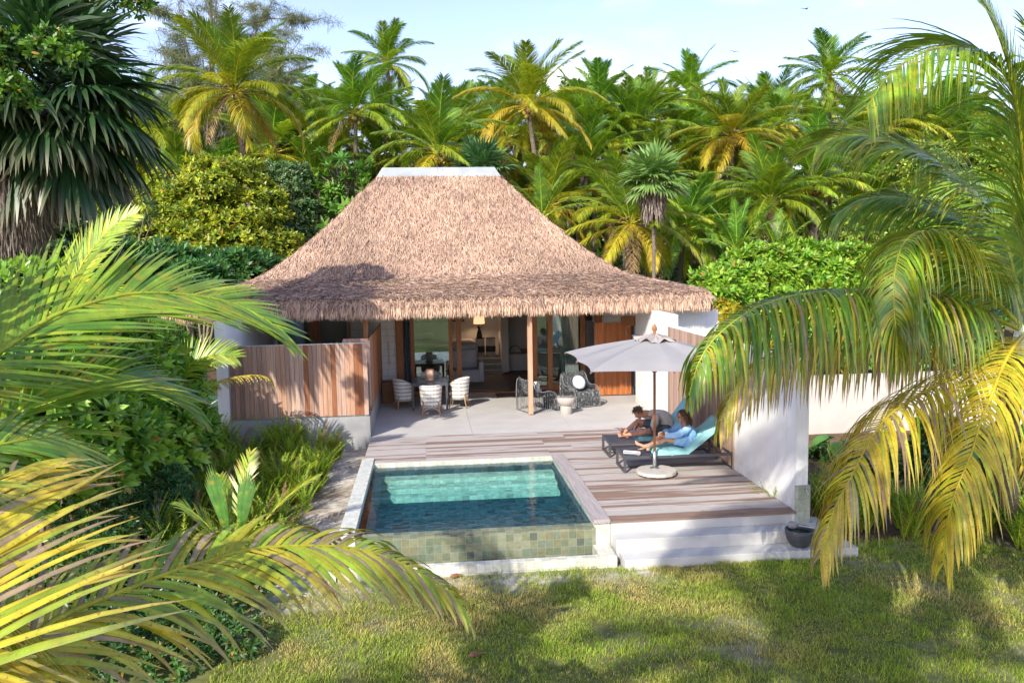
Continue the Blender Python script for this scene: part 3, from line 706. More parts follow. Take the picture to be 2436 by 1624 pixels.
wl.box(-2.26, -1.25, YG, YG+.2, -.3, 2.9).box(-1.15, -.95, YG, YG+.2, -.3, 2.9).box(-1.25, -1.15, YG, YG+.2, -.3, .9).box(-1.25, -1.15, YG, YG+.2, 1.63, 2.9).box(-1.25, -1.15, YG+.06, YG+.2, .9, 1.63)
wl.build('block_wall', M_BLOCK, V); MB().box(5.0, 9.0, YG, YG+.2, -.3, 2.9).build('block_wall', M_BLOCK, V)
wm = MB()
wm.box(-4.70, -4.45, 18.75, 30.8, -.3, 2.72)            # left side wall with its white end column
wm.box(-4.45, -4.2, YG, YG+.2, -.3, 2.9)
wm.box(8.8, 9.0, YG+.2, 30.8, -.3, 2.9).box(-4.45, 8.8, 30.6, 30.8, -.3, 2.9)
wm.build('side_wall', M_WHITE, V, bevel=.004)
wu = MB().box(-4.45, 9.0, YG+.03, YG+.17, 2.46, 2.9); wu.build('lintel', M_WHITE, V)
MB().box(-4.44, 8.79, YG+.01, 30.59, 2.902, 2.95).build('ceiling', M_WHITE, V)
fl = MB().box(-4.44, 8.79, YG-.1, 30.6, -.2, .012); fl.build('indoor_floor', wood('dark_floor', (.06, .03, .018), (.11, .055, .03), rough=.4), V)
# plinth under the screened bathroom court
pf = thing('privacy_screen', 'weathered vertical plank privacy screen on a grey concrete plinth left of the terrace', 'fence', (-3, 18.8, 0))
MB().box(-4.70, -1.362, 18.76, 18.95, -.6, .49).box(-1.56, -1.362, 18.95, 24.4, -.6, .48).build('plinth', M_PLINTH, pf, bevel=.006)
pk = MB(); rng = NR(12); x = -4.41; i = 0
tones = [(1.0, .96, .93), (.86, .78, .74), (.72, .62, .57), (1.12, 1.1, 1.07), (.6, .34, .2), (.95, .78, .66), (.45, .40, .40), (1.05, .92, .84)]
while x < -1.40:
    k = rng.choice(8, p=[.2, .19, .15, .14, .05, .17, .02, .08]) if x > -3.9 else rng.choice([1, 2, 6, 6, 2, 4])
    if abs(x+1.68) < .05: k = 4
    pk.col = tuple(np.array(tones[k])*rng.uniform(.92, 1.08)); pk.box(x, min(x+.095, -1.362), 18.735+rng.normal(0, .001), 18.757, .53, 2.155); x += .101
pk.build('planks', M_FENCEW, pf)
pk2 = MB(); x = -1.98
while x < -1.40:
    pk2.col = tuple(np.array((1.0, .86, .8))*rng.uniform(.75, 1.2)); pk2.box(x, x+.092, 19.5, 19.523, .5, 2.2); x += .098
y = 18.96
y = 19.53
while y < 24.3:
    pk2.col = tuple(np.array((.95, .62, .42))*rng.uniform(.75, 1.15)); pk2.box(-1.385, -1.363, y, y+.092, .5, 2.2-.0*(y-19)); y += .098
pk2.build('return_planks', M_FENCEW, pf)
MB().box(-4.45, -1.355, 18.73, 18.80, 2.157, 2.18).box(-4.4, -1.4, 18.765, 18.80, .495, .53).box(-2.0, -1.37, 19.526, 19.56, .6, 2.15).box(-3.0, -2.96, 18.76, 18.80, .5, 2.15).build('rail', M_STEEL, pf)
# timber joinery
def frame(name, boxes, parent=V, m=M_TEAK, bevel=.004):
    b = MB()
    for q in boxes: b.box(*q)
    return b.build(name, m, parent, bevel=bevel)
ZT = 2.46
def glass_mat(name='window_glass', f=.16, tint=(.80, .90, .86)):
    m, nt, out = nodes(name); tr = nt.nodes.new('ShaderNodeBsdfTransparent'); tr.inputs['Color'].default_value = (*tint, 1)
    gl = nt.nodes.new('ShaderNodeBsdfGlossy'); gl.inputs['Roughness'].default_value = .0; gl.inputs['Color'].default_value = (.9, 1, .95, 1)
    mx = nt.nodes.new('ShaderNodeMixShader'); mx.inputs[0].default_value = f
    nt.links.new(tr.outputs[0], mx.inputs[1]); nt.links.new(gl.outputs[0], mx.inputs[2]); nt.links.new(mx.outputs[0], out.inputs['Surface']); return m
M_GLASS = glass_mat()
def pane(x0, x1, y, z0, z1, parent):
    return MB().box(x0, x1, y, y+.012, z0, z1).build('glass_pane', M_GLASS, parent)
def win(name, x0, x1, y, z0, z1, fw=.09, d=.07, bottom=.12):
    f = frame(name, [(x0, x0+fw, y-d/2, y+d/2, z0, z1), (x1-fw, x1, y-d/2, y+d/2, z0, z1), (x0+fw, x1-fw, y-d/2+.003, y+d/2-.003, z0, z0+bottom), (x0+fw, x1-fw, y-d/2+.003, y+d/2-.003, z1-.09, z1)])
    pane(x0+fw, x1-fw, y-.004, z0+bottom, z1-.09, f); return f
win('bathroom_window', -4.36, -3.2, YG, 0, ZT, .24); win('bathroom_window', -3.2, -2.26, YG+.01, 0, ZT, .08)
frame('door_frame', [(-.95, -.74, YG-.04, YG+.16, 0, ZT)])
lf = win('sliding_door', -.52, .72, YG-.02, 0, ZT, .11)
rf = win('sliding_door', .84, .985, YG+.07, 0, ZT, .07)
win('sliding_door', 3.12, 3.74, YG+.07, 0, ZT, .155)
MB().lathe([(.001, 0), (.022, 0), (.022, .02), (.001, .02)], 12).build('door_handle', M_STEEL, V).location = (3.205-V.location.x, YG+.03-V.location.y, 1.13)
win('sliding_door', 3.58, 4.73, YG-.02, 0, ZT, .15, bottom=.22)
frame('shutter', [(4.75+i*.042, 4.785+i*.042, YG-.03, YG+.03, .02, 2.1) for i in range(6)], m=mat('grey_shutter', (.16, .16, .16), (.12, .12, .12), 9))
frame('roof_post', [(5.02, 5.22, YG-.16, YG-.02, 0, 2.62)])
frame('roof_post', [(2.52, 2.64, 20.71, 20.83, .02, 2.85)], m=wood('post_timber', (.40, .22, .13), (.60, .38, .26), rough=.6))
MB().box(2.56, 2.60, 20.75, 20.79, -.005, .03).build('post_foot', M_DKMETAL, V)
frame('roof_post', [(-1.60, -1.48, 20.71, 20.83, .5, 2.85)])
frame('threshold', [(.985, 3.12, YG-.12, YG+.14, -.01, .03)], m=M_TEAK)
# side gate panels on the right
gt = thing('plank_gate', 'tall orange brown vertical plank gate with a heavy lintel beside the white wall', 'gate', (5.3, 23.2, 0))
g1 = MB(); rng = NR(4); x = 4.76
while x < 5.66: g1.col = tuple(np.array((1.25, 1.0, .85))*rng.uniform(.8, 1.15)); g1.box(x, x+.085, 23.18, 23.21, .03, 2.13); x += .088
g1.build('leaf', M_TEAK, gt)
g2 = MB(); x = 5.68
while x < 5.83: g2.col = (1.25, 1.0, .85); g2.box(x, x+.074, 23.19, 23.22, .03, 2.0); x += .078
g2.build('leaf', M_TEAK, gt)
MB().box(5.55, 5.98, 23.14, 23.26, 2.02, 2.30).build('lintel', M_TEAK, gt)
for zz in (1.75, .3): MB().box(5.655, 5.675, 23.15, 23.19, zz, zz+.12).build('hinge', M_STEEL, gt)
MB().box(5.86, 5.92, 23.2, 23.3, 0, 2.02).build('gap_strip', mat('gap_shade', (.05, .05, .055)), gt)  # near-black strip, its colour stands in for shade in the gap beside the gate
# ---------------------------------------------------------------- the roof
PROF = [(0, 6.56), (.6, 5.93), (1.15, 5.30), (1.75, 4.70), (2.3, 4.20), (2.75, 3.84), (3.15, 3.58), (3.65, 3.43), (4.1, 3.31), (4.55, 3.21), (4.88, 3.10), (4.98, 2.96)]
RX0, RX1, RY0, RY1 = -1.35, 2.27, 25.38, 26.3
def ring(d, z): return [(RX0-d, RY0-d, z), (RX1+d, RY0-d, z), (RX1+d, RY1+d, z), (RX0-d, RY1+d, z)]
rb = MB(); vs = [p for d, z in PROF for p in ring(d, z-.03)]; vs += ring(4.9, 2.74); n = len(PROF)+1
rb.add(vs, [(4*i+k, 4*i+4+k, 4*i+4+(k+1) % 4, 4*i+(k+1) % 4) for i in range(n-1) for k in range(4)]+[(0, 1, 2, 3)])
rb.add([*ring(4.9, 2.74), *ring(3.2, 3.0)], [(k, (k+1) % 4, (k+1) % 4+4, k+4) for k in range(4)])
M_THB = mat('thatch_under', (.30, .19, .13), (.20, .125, .09), 12, (1, 1, 1), .95, .05)
roof = rb.build('roof', M_THB, V)
def thatch():
    rng = NR(77); pr = np.array(PROF); seg = np.linalg.norm(np.diff(pr, axis=0), axis=1); s = np.r_[0, np.cumsum(seg)]
    g = G()
    tan = np.array((.43, .27, .18)); pale = np.array((.68, .485, .35)); dk = np.array((.13, .085, .075)); gy = np.array((.32, .225, .17))
    for side, cnt in ((0, 95000), (1, 28000), (3, 28000), (2, 5000)):
        d_s = rng.uniform(0, s[-1], cnt); d = np.interp(d_s, s, pr[:, 0]); z = np.interp(d_s, s, pr[:, 1])
        wid = (RX1-RX0 if side in (0, 2) else RY1-RY0)+2*d; keep = rng.random(cnt) < wid/wid.max(); d_s, d, z, wid = d_s[keep], d[keep], z[keep], wid[keep]; n = len(d)
        u = rng.uniform(-.5, .5, n)*wid
        k = np.clip(np.searchsorted(s, d_s)-1, 0, len(seg)-1); sl = np.diff(pr, axis=0)[k]/seg[k][:, None]   # (dd, dz)
        if side == 0: P = np.stack([(RX0+RX1)/2+u, RY0-d, z], 1); out = np.array((0, -1, 0)); al = np.array((1, 0, 0))
        elif side == 2: P = np.stack([(RX0+RX1)/2+u, RY1+d, z], 1); out = np.array((0, 1, 0)); al = np.array((1, 0, 0))
        elif side == 1: P = np.stack([RX1+d, (RY0+RY1)/2+u, z], 1); out = np.array((1, 0, 0)); al = np.array((0, 1, 0))
        else: P = np.stack([RX0-d, (RY0+RY1)/2+u, z], 1); out = np.array((-1, 0, 0)); al = np.array((0, 1, 0))
        D = out*sl[:, :1]+np.array((0, 0, 1))*sl[:, 1:]; Nn = out*(-sl[:, 1:])+np.array((0, 0, 1))*sl[:, :1]
        skirt = d > 3.05
        ang = rng.normal(0, 1, n)*np.where(skirt, .75, .26)
        Dd = D*np.cos(ang)[:, None]+al*np.sin(ang)[:, None]+Nn*rng.uniform(.0, .16, (n, 1))
        W = al*np.cos(ang)[:, None]-D*np.sin(ang)[:, None]+Nn*rng.normal(0, .35, (n, 1))
        P = P+Nn*rng.uniform(-.02, .02, (n, 1))
        L = rng.uniform(.12, .34, n); w = rng.uniform(.010, .022, n)
        q = rng.random((n, 1)); c = lerp(tan, pale, q); c = np.where(rng.random((n, 1)) < np.where(skirt, .42, .2)[:, None], lerp(dk, gy, q), c)
        c = c*(.72+.30*vnoise(u+20, d_s+side*9, .8, 50)+.28*vnoise(u*2+20, d_s+side*9, 1.9, 51))[:, None]
        g.addt(strips(P, Dd, W, L, w, 2, -.02+rng.normal(0, .12, n), c, c*1.05, jit=.06, rng=rng))
    g.build('thatch', THM, roof)
    # hanging fringe
    f = G(); E = 4.93
    for side, cnt in ((0, 7200), (1, 3000), (3, 3000)):
        half = ((RX1-RX0 if side == 0 else RY1-RY0)+2*E)/2
        u = rng.uniform(-half, half, cnt); n = cnt; zz = 3.08-rng.random(n)*.22; dd = E+.03*rng.random(n)-.02+(.0-.0*zz)+.06*(zz < 3.0)
        cx, cy = (RX0+RX1)/2, (RY0+RY1)/2
        if side == 0: P = np.stack([cx+u, RY0-dd, zz], 1); out = np.array((0, -1, 0)); al = np.array((1, 0, 0))
        elif side == 1: P = np.stack([RX1+dd, cy+u, zz], 1); out = np.array((1, 0, 0)); al = np.array((0, 1, 0))
        else: P = np.stack([RX0-dd, cy+u, zz], 1); out = np.array((-1, 0, 0)); al = np.array((0, 1, 0))
        D = np.array((0, 0, -1.0))+out*rng.uniform(-.02, .30, (n, 1))+al*rng.normal(0, .13, (n, 1)); W = al+out*rng.normal(0, .6, (n, 1))
        L = rng.uniform(.24, .46, n)*(1+.12*np.sin(u*9)); L = np.minimum(L, zz-2.60+rng.uniform(0, .09, n))
        q = rng.random((n, 1)); c = lerp(tan*1.15, pale*1.12, q); c = np.where(rng.random((n, 1)) < .16, lerp(dk, gy, q), c)
        f.addt(strips(P, D, W, L, rng.uniform(.016, .034, n), 4, .12, c, c*.95, jit=.10, rng=rng))
    f.build('eave_fringe', THM, roof)
THM = attr_mat('palm_thatch', .12, 5, .75, .25, 0, bmp=0)
thatch()
cp = MB(); y0, y1 = RY0-.06, RY1+.06; 
def cap_piece(xa, xb, ta, tb):
    cp.add([(xa, y0, 6.50), (xb, y0, 6.50), (xb-tb, (y0+y1)/2-.12, 6.82), (xa+ta, (y0+y1)/2-.12, 6.82), (xa, y1, 6.50), (xb, y1, 6.50), (xb-tb, (y0+y1)/2+.12, 6.82), (xa+ta, (y0+y1)/2+.12, 6.82)],
           [(0, 1, 2, 3), (5, 4, 7, 6), (3, 2, 6, 7), (0, 3, 7, 4), (1, 5, 6, 2), (0, 4, 5, 1)])
cap_piece(-1.40, .438, .16, .0); cap_piece(.442, 2.34, .0, .16)
cp.build('ridge_cap', mat('zinc_ridge', (.36, .39, .39), (.29, .32, .32), 3, rough=.5, c3=(.42, .44, .44)), roof, bevel=.006)
# ---------------------------------------------------------------- inside the villa
def curtain(x0, x1, y, z0, z1, m, name='curtain', amp=.04, wl=.11, swing=0):
    b = MB(); b.grid(lambda u, v: (lerp(x0, x1, u)+swing*(1-v)**2, y+amp*sin(2*pi*(x1-x0)*u/wl+.6*sin(v*3)), lerp(z0, z1, v)), 90, 8)
    o = b.build(name, m, None, smooth=True); return o
M_CURT = mat('curtain_fabric', (.42, .52, .50), (.34, .44, .43), 4, (8, 1, .3), .9, .1, transl=.4)
tag(curtain(-.74, -.54, YG+.22, .03, ZT, mat('blue_grey_curtain', (.22, .28, .33), (.16, .21, .26), 4, rough=.9, transl=.3)), 'narrow blue grey curtain bunched at the left edge of the sliding doors', 'curtain')
tag(curtain(3.95, 4.62, YG+.22, .05, ZT, M_CURT, swing=.12), 'long pale green sheer curtain behind the right glass door', 'curtain')
wn = MB().box(-2.0, -1.9, YG+.2, 30.5, 0, 2.9).box(-1.9, 1.95, 30.2, 30.3, 0, 2.9).box(2.56, 2.79, 28.5, 28.7, .05, 2.9).box(2.79, 8.7, 29.75, 29.85, 0, 2.9).box(2.56, 2.66, 28.7, 29.8, 0, 2.9)
wn.build('inner_wall', mat('inner_plaster', (.50, .49, .47), (.46, .45, .43), 3, rough=.9), V)
stp = MB().box(1.25, 2.55, 28.2, 28.55, .0, .17).box(1.25, 2.55, 28.55, 28.9, 0, .33).box(1.25, 2.55, 28.9, 30.2, 0, .5)
stp.build('indoor_steps', mat('step_carpet', (.30, .30, .29), (.22, .22, .22), 30, rough=.95), V)
tag(MB().box(2.80, 5.6, 29.1, 29.75, .06, .60).box(2.80, 5.6, 29.14, 29.75, 0.013, .06).build('wall_bench', mat('bench_plaster', (.48, .48, .46), (.42, .42, .40), 3, rough=.8), None), 'built in grey ledge along the back wall under the radio', 'bench')
tag(MB().box(.2, 2.45, 24.9, 28.15, .014, .026).build('rug', mat('woven_rug', (.26, .23, .19), (.19, .165, .14), 60, (1, 4, 1), rough=1), None), 'large woven grey brown rug on the bedroom floor', 'rug')
tag(MB().box(1.95, 2.95, 23.55, 24.25, .001, .02).build('doormat', mat('coir_mat', (.16, .10, .07), (.10, .065, .05), 60, rough=1), None), 'dark brown doormat on the terrace in front of the door opening', 'doormat')
# bed, sofa, table lamp
M_LINEN = mat('grey_linen', (.48, .48, .52), (.38, .38, .43), 3, rough=.95, bmp=.5, bscale=8, bdist=.03)
bed = thing('bed', 'grey blanket covered double bed seen through the left glass door', 'bed', (.2, 28, 0))
MB().box(-1.2, 1.6, 27.4, 29.6, .30, .62).build('bed_frame', wood('bed_wood', (.08, .05, .03), (.14, .09, .05)), bed)
bb = MB(); bb.box(-1.25, 1.66, 27.36, 29.6, .62, 1.18); bb.build('blanket', M_LINEN, bed, bevel=.14, smooth=True)
MB().box(-.8, .2, 29.2, 29.55, 1.19, 1.42).build('pillow', mat('pillow_white', (.7, .7, .72)), bed, bevel=.08, smooth=True)
sofa = thing('slipper_chair', 'white fabric armchair with a dark cushion at the foot of the bed', 'armchair', (1.3, 26.8, 0))
MB().box(.75, 1.75, 26.45, 27.15, .03, .44).build('seat', M_LINEN, sofa, bevel=.04, smooth=True)
MB().box(.75, 1.60, 27.0, 27.25, .42, 1.05).build('backrest', M_LINEN, sofa, bevel=.07, smooth=True)
MB().box(1.6, 1.78, 26.42, 27.2, .03, .72).build('armrest', M_LINEN, sofa, bevel=.05, smooth=True)
MB().lathe([(.02, -.06), (.2, -.05), (.24, 0), (.2, .05), (.02, .06)], 16).build('cushion', mat('charcoal_cushion', (.10, .10, .12)), sofa, smooth=True)
COL.objects[-1].location = (.0, -.1, .62); COL.objects[-1].rotation_euler = (R_(60), .5, .3)
lamp = thing('table_lamp', 'lit table lamp with a drum shade and a black turned base on the side table', 'lamp', (1.84, 29.5, 1.19))
MB().lathe([(.10, 0), (.11, .05), (.085, .18), (.05, .3), (.055, .36), (.075, .40), (.05, .45), (.03, .48), (.035, .52), (.02, .56)], 16, (1.84, 29.5, 1.19)).build('lamp_base', M_BLACK, lamp, smooth=True)
ms, nt, out = nodes('lit_shade'); em = nt.nodes.new('ShaderNodeEmission'); em.inputs['Color'].default_value = (1, .55, .28, 1); em.inputs['Strength'].default_value = .75; nt.links.new(em.outputs[0], out.inputs['Surface'])
MB().lathe([(.20, 1.70-1.19), (.18, 1.98-1.19)], 20, (1.84, 29.5, 1.19), cap=False).build('lamp_shade', ms, lamp, smooth=True, solid=.004)
pl = bpy.data.lights.new('lamp_bulb', 'POINT'); pl.energy = 14; pl.color = (1, .62, .35); pl.shadow_soft_size = .05
po = bpy.data.objects.new('lamp_bulb', pl); COL.objects.link(po); po.parent = lamp; po.location = (0, 0, .62)
for (cx, w_, nm, lb) in ((1.86, .16, 'side_table', 'small round banded side table under the lamp'), (2.24, .17, 'laundry_basket', 'black and white banded round basket beside the lamp table')):
    t = thing(nm, lb, 'table' if nm == 'side_table' else 'basket', (cx, 29.5, .5))
    for k, (z0, z1, cc) in enumerate(((.5, .68, (.42, .43, .45)), (.682, .9, (.03, .03, .035)), (.902, 1.16, (.42, .43, .45)), (1.162, 1.19, (.02, .02, .02)))):
        MB().lathe([(w_, z0), (w_+.01*(k % 2), (z0+z1)/2), (w_, z1)], 20, (cx, 29.5, 0)).build('band', mat('band%d' % k, cc), t, smooth=False)
rd = thing('radio', 'black rounded portable radio with a carry handle and red light on the ledge', 'radio', (3.1, 29.3, .6))
MB().lathe([(.02, -.10), (.17, -.09), (.2, 0), (.17, .09), (.02, .10)], 20).build('body', M_BLACK, rd, smooth=True); o = COL.objects[-1]; o.rotation_euler = (R_(90), 0, 0); o.scale = (1.15, .68, 1); o.location = (0, 0, .135)
MB().tube([(3.1+.19*cos(a), 29.3, .72+.17*sin(a)) for a in np.linspace(0, pi, 12)], .014, 8).build('handle', M_DKMETAL, rd)
mr_, nt, out = nodes('red_led'); em = nt.nodes.new('ShaderNodeEmission'); em.inputs['Color'].default_value = (1, .05, .03, 1); em.inputs['Strength'].default_value = 2.5; nt.links.new(em.outputs[0], out.inputs['Surface'])
MB().lathe([(.012, 0), (.012, .01)], 10).build('indicator_light', mr_, rd); o = COL.objects[-1]; o.rotation_euler = (R_(90), 0, 0); o.location = (0, -.105, .13)
tag(MB().lathe([(.09, 0), (.13, .13), (.135, .16), (.12, .16), (.1, .03)], 16, (3.42, 29.3, .602)).build('woven_basket', mat('basket_weave', (.30, .17, .09), (.18, .1, .05), 40), None), 'small brown woven basket beside the radio', 'basket')
pc = thing('framed_picture', 'wide dark framed picture on the back wall above the bed', 'picture', (.6, 30.18, 2.0))
MB().box(-.45, 1.35, 30.16, 30.195, 1.75, 2.6).build('frame', M_BLACK, pc); MB().box(-.41, 1.31, 30.15, 30.158, 1.79, 2.56).build('print', mat('print', (.25, .26, .24), (.16, .18, .16), 3), pc)
# ================================================================ furniture on the terrace and deck
M_RATTANLEG = mat('rattan_cane', (.52, .30, .14), (.40, .22, .1), 8, rough=.5)
def weave_mat():
    m, nt, out = nodes('white_banded_weave'); tc = nt.nodes.new('ShaderNodeTexCoord'); v = tc.outputs['UV']
    sp = nt.nodes.new('ShaderNodeSeparateXYZ'); nt.links.new(v, sp.inputs[0])
    def mth(op, a, b):
        n = nt.nodes.new('ShaderNodeMath'); n.operation = op
        for i, x in enumerate((a, b)):
            if isinstance(x, bpy.types.NodeSocket): nt.links.new(x, n.inputs[i])
            elif x is not None: n.inputs[i].default_value = x
        return n.outputs[0]
    row = mth('FRACT', mth('DIVIDE', sp.outputs[1], .1), None); band = mth('MULTIPLY', mth('GREATER_THAN', row, .60), mth('GREATER_THAN', sp.outputs[1], .12))
    colf = mth('FRACT', mth('DIVIDE', sp.outputs[0], .036), None); sq = mth('GREATER_THAN', colf, .42)
    wn = nt.nodes.new('ShaderNodeTexWhiteNoise'); wn.noise_dimensions = '1D'; nt.links.new(mth('FLOOR', mth('DIVIDE', sp.outputs[0], .036), None), wn.inputs['W'])
    dk = ramp(nt, wn.outputs['Value'], [(0, (.16, .14, .12)), (.5, (.24, .26, .28)), (.8, (.34, .22, .13))], 'CONSTANT').outputs[0]
    f = mth('MULTIPLY', band, sq)
    fine = mth('FRACT', mth('DIVIDE', sp.outputs[0], .012), None); rib = mth('LESS_THAN', fine, .2)
    base = mixc(nt, (.74, .72, .66), (.56, .54, .48), rib)
    c = mixc(nt, mixc(nt, base, dk, f), (.42, .40, .36), mth('MULTIPLY', band, mth('LESS_THAN', colf, .1)))
    principled(nt, out, c, .6, .3, 0, bump(nt, fine, .3, .004)); return m
M_WEAVE = weave_mat()
M_CANE = mat('white_cane', (.68, .62, .52), (.6, .5, .36))
def dining_chair():
    t = thing('dining_chair', 'x', 'chair', (0, 0, 0))
    # curved tub shell open towards +Y; back at -Y. uv wraps round the shell
    m = bpy.data.meshes.new('shell'); vs = []; fs = []; uvs = []; nu, nv = 28, 8
    for j in range(nv+1):
        v = j/nv
        for i in range(nu+1):
            a = lerp(-150, 150, i/nu); ar = R_(a)
            k = abs(a)/150; top = lerp(.80, .66, max(0, (k-.25)/.75)**1.4); z = lerp(.24, top, v)
            fl = 1+.16*v**1.5; rx = .245*fl; ry = .23*fl
            vs.append((rx*sin(ar), -ry*cos(ar)-.02*v, z)); uvs.append((ar*.26, z))
    for j in range(nv):
        for i in range(nu): fs.append((j*(nu+1)+i, j*(nu+1)+i+1, (j+1)*(nu+1)+i+1, (j+1)*(nu+1)+i))
    m.from_pydata(vs, [], fs); uv = m.uv_layers.new(name='UVMap')
    for p in m.polygons:
        p.use_smooth = True
        for li in p.loop_indices: uv.data[li].uv = uvs[m.loops[li].vertex_index]
    o = link('woven_back', m, t, M_WEAVE); md = o.modifiers.new('s', 'SOLIDIFY'); md.thickness = .03; md.offset = 0
    rim = [(.285*sin(R_(a))*1.0, -.268*cos(R_(a))-.02, lerp(.80, .66, max(0, (abs(a)/150-.25)/.75)**1.4)) for a in range(-150, 151, 10)]
    MB().tube(rim, .018, 7).build('rim', M_WEAVE, t, smooth=True)
    MB().box(-.22, .22, -.2, .24, .36, .43).build('seat', M_WEAVE, t, bevel=.03, smooth=True)
    for sx in (-1, 1):
        for sy in (-1, 1):
            MB().tube([(sx*.19, sy*.18, .36), (sx*.21, sy*.20, .18), (sx*.235, sy*.24, 0)], [.018, .017, .013], 8).build('leg', M_RATTANLEG, t, smooth=True)
    for sy in (-1, 1):
        b = MB(); b.tube([(-.215, sy*.205, .12), (-.12, sy*.2, .2), (0, sy*.2, .22), (.12, sy*.2, .2), (.215, sy*.205, .12)], .010, 6)
        b.build('brace', M_CANE, t, smooth=True)
    return t
ch = dining_chair(); first = True
for (x, y, rz, lb) in ((-.70, 22.30, -75, 'white and grey banded woven tub chair on the left side of the dining table'),
                       (.03, 21.22, 0, 'white banded woven tub chair with its back to the pool, nearest the deck'),
                       (.80, 22.25, 78, 'white banded woven tub chair turned on the right side of the dining table'),
                       (.05, 23.45, 180, 'woven tub chair on the far side of the dining table beside the glass door')):
    if first: ch.location = (x, y, 0); ch.rotation_euler = (0, 0, R_(rz)); ch['label'] = lb; ch['group'] = 'banded woven chairs round the dining table'; first = False
    else: copy_thing(ch, (x, y, 0), R_(rz), 1, lb)
dt = thing('dining_table', 'square dark grey slatted metal dining table on the terrace', 'table', (.01, 22.4, 0))
tp = MB()
for i in range(9): tp.box(-.45+i*.1033, -.45+i*.1033+.096, 21.95, 22.87, .725, .745)
tp.build('slatted_top', M_DKMETAL, dt)
MB().box(-.47, .49, 21.88, 21.945, .66, .745).box(-.47, .49, 22.875, 22.94, .66, .745).box(-.47, -.452, 21.945, 22.875, .66, .745).box(.472, .49, 21.945, 22.875, .66, .745).build('frame', M_DKMETAL, dt)
for x in (-.47, .43):
    for y in (21.88, 22.88): MB().box(x, x+.06, y, y+.06, 0, .659).build('leg', M_DKMETAL, dt, bevel=.003)
cv = thing('candle_holder', 'pale peach terracotta cylinder candle pot on the dining table', 'pot', (.02, 22.4, .746))
MB().lathe([(.12, 0), (.125, .02), (.12, .03)], 24, (.02, 22.4, .746)).build('saucer', mat('terracotta_pale', (.62, .40, .27), (.72, .50, .36), 5, rough=.8), cv, smooth=True)
MB().lathe([(.09, .03), (.105, .05), (.112, .3), (.098, .3), (.09, .08)], 24, (.02, 22.4, .746)).build('pot', mat('terracotta_pot', (.70, .45, .30), (.78, .55, .40), 5, rough=.8), cv, smooth=True)
wc = thing('wicker_chest', 'brown wicker storage chest in the terrace corner behind the left chair', 'chest', (-1.02, 23.6, 0))
M_WICK = mat('brown_wicker', (.33, .18, .085), (.16, .085, .04), 30, (1, 1, 2.5), rough=.7, bmp=1.0, bscale=40, bdist=.02)
MB().box(-1.34, -.74, 23.30, 23.86, .0, .50).build('body', M_WICK, wc, bevel=.02); MB().box(-1.355, -.725, 23.285, 23.875, .502, .575).build('lid', M_WICK, wc, bevel=.02)
# rope lounge chairs
def rope_mat():
    m, nt, out = nodes('black_white_rope'); v = coords(nt, 'Object'); a = nt.nodes.new('ShaderNodeAttribute'); a.attribute_name = 'Col'
    n = ramp(nt, noise(nt, coords(nt, 'Object', (2.2, .7, .5)), 22, 3), [(.45, (.045, .05, .055)), (.58, (.12, .13, .14)), (.68, (.45, .46, .47))]).outputs[0]
    c = mixc(nt, n, a.outputs['Color'], 1.0, 'MULTIPLY'); principled(nt, out, c, .6, .3); return m
M_ROPE = rope_mat(); M_CORD = mat('dark_cord_frame', (.22, .23, .24), (.10, .105, .11), 20, rough=.6)
def side_profile(w=0):
    # seat-back profile (y forward = +Y local front): S curve from back top to front foot
    return resample([(0, -.42, .86), (0, -.36, .62), (0, -.26, .42), (0, -.05, .36), (0, .22, .40), (0, .36, .36), (0, .38, .22), (0, .36, .0)], 30)
def rope_chair():
    t = thing('rope_lounge_chair', 'x', 'armchair')
    pf_ = side_profile(); g = MB(); wmax = .34
    for i in range(30):
        x = -wmax+2*wmax*i/29; k = abs(x)/wmax
        pts = [(x, p[1]+.05*k*k*(1 if p[2] > .4 else 0), p[2]+(.04*k*k if .3 < p[2] < .9 else 0)) for p in pf_]
        g.tube(pts, .0095, 5)
    g.build('rope_seat', M_ROPE, t, smooth=True)
    for s in (-1, 1):
        arm = resample([(s*.36, -.45, 0), (s*.37, -.45, .5), (s*.36, -.42, .83), (s*.38, -.33, .80), (s*.39, -.22, .60), (s*.39, -.08, .54), (s*.40, .12, .55), (s*.39, .30, .47), (s*.38, .38, .28), (s*.37, .40, 0)], 34)
        MB().tube(arm, .015, 7).build('side_frame', M_CORD, t, smooth=True)
        b = MB()
        for i in range(2, 33):
            p = arm[i]
            b.tube([(p[0], p[1], p[2]), (s*.375, p[1]*1.0+.0, .03)], .0065, 4)
        b.build('side_weave', M_ROPE, t)
    MB().tube([(-.36, -.45, .03), (.36, -.45, .03)], .012, 6).build('stretcher', M_CORD, t)
    MB().tube([(-.36, .38, .03), (.36, .38, .03)], .012, 6).build('stretcher', M_CORD, t)
    return t
rc = rope_chair(); rc.location = (2.85, 21.35, 0); rc.rotation_euler = (0, 0, R_(-68)); rc['label'] = 'black and white rope lounge chair standing behind the wooden terrace post'; rc['group'] = 'rope lounge chairs on the terrace'
rc2 = copy_thing(rc, (4.08, 21.85, 0), R_(202), 1, 'black and white rope lounge chair with a round pale cushion, facing the deck')
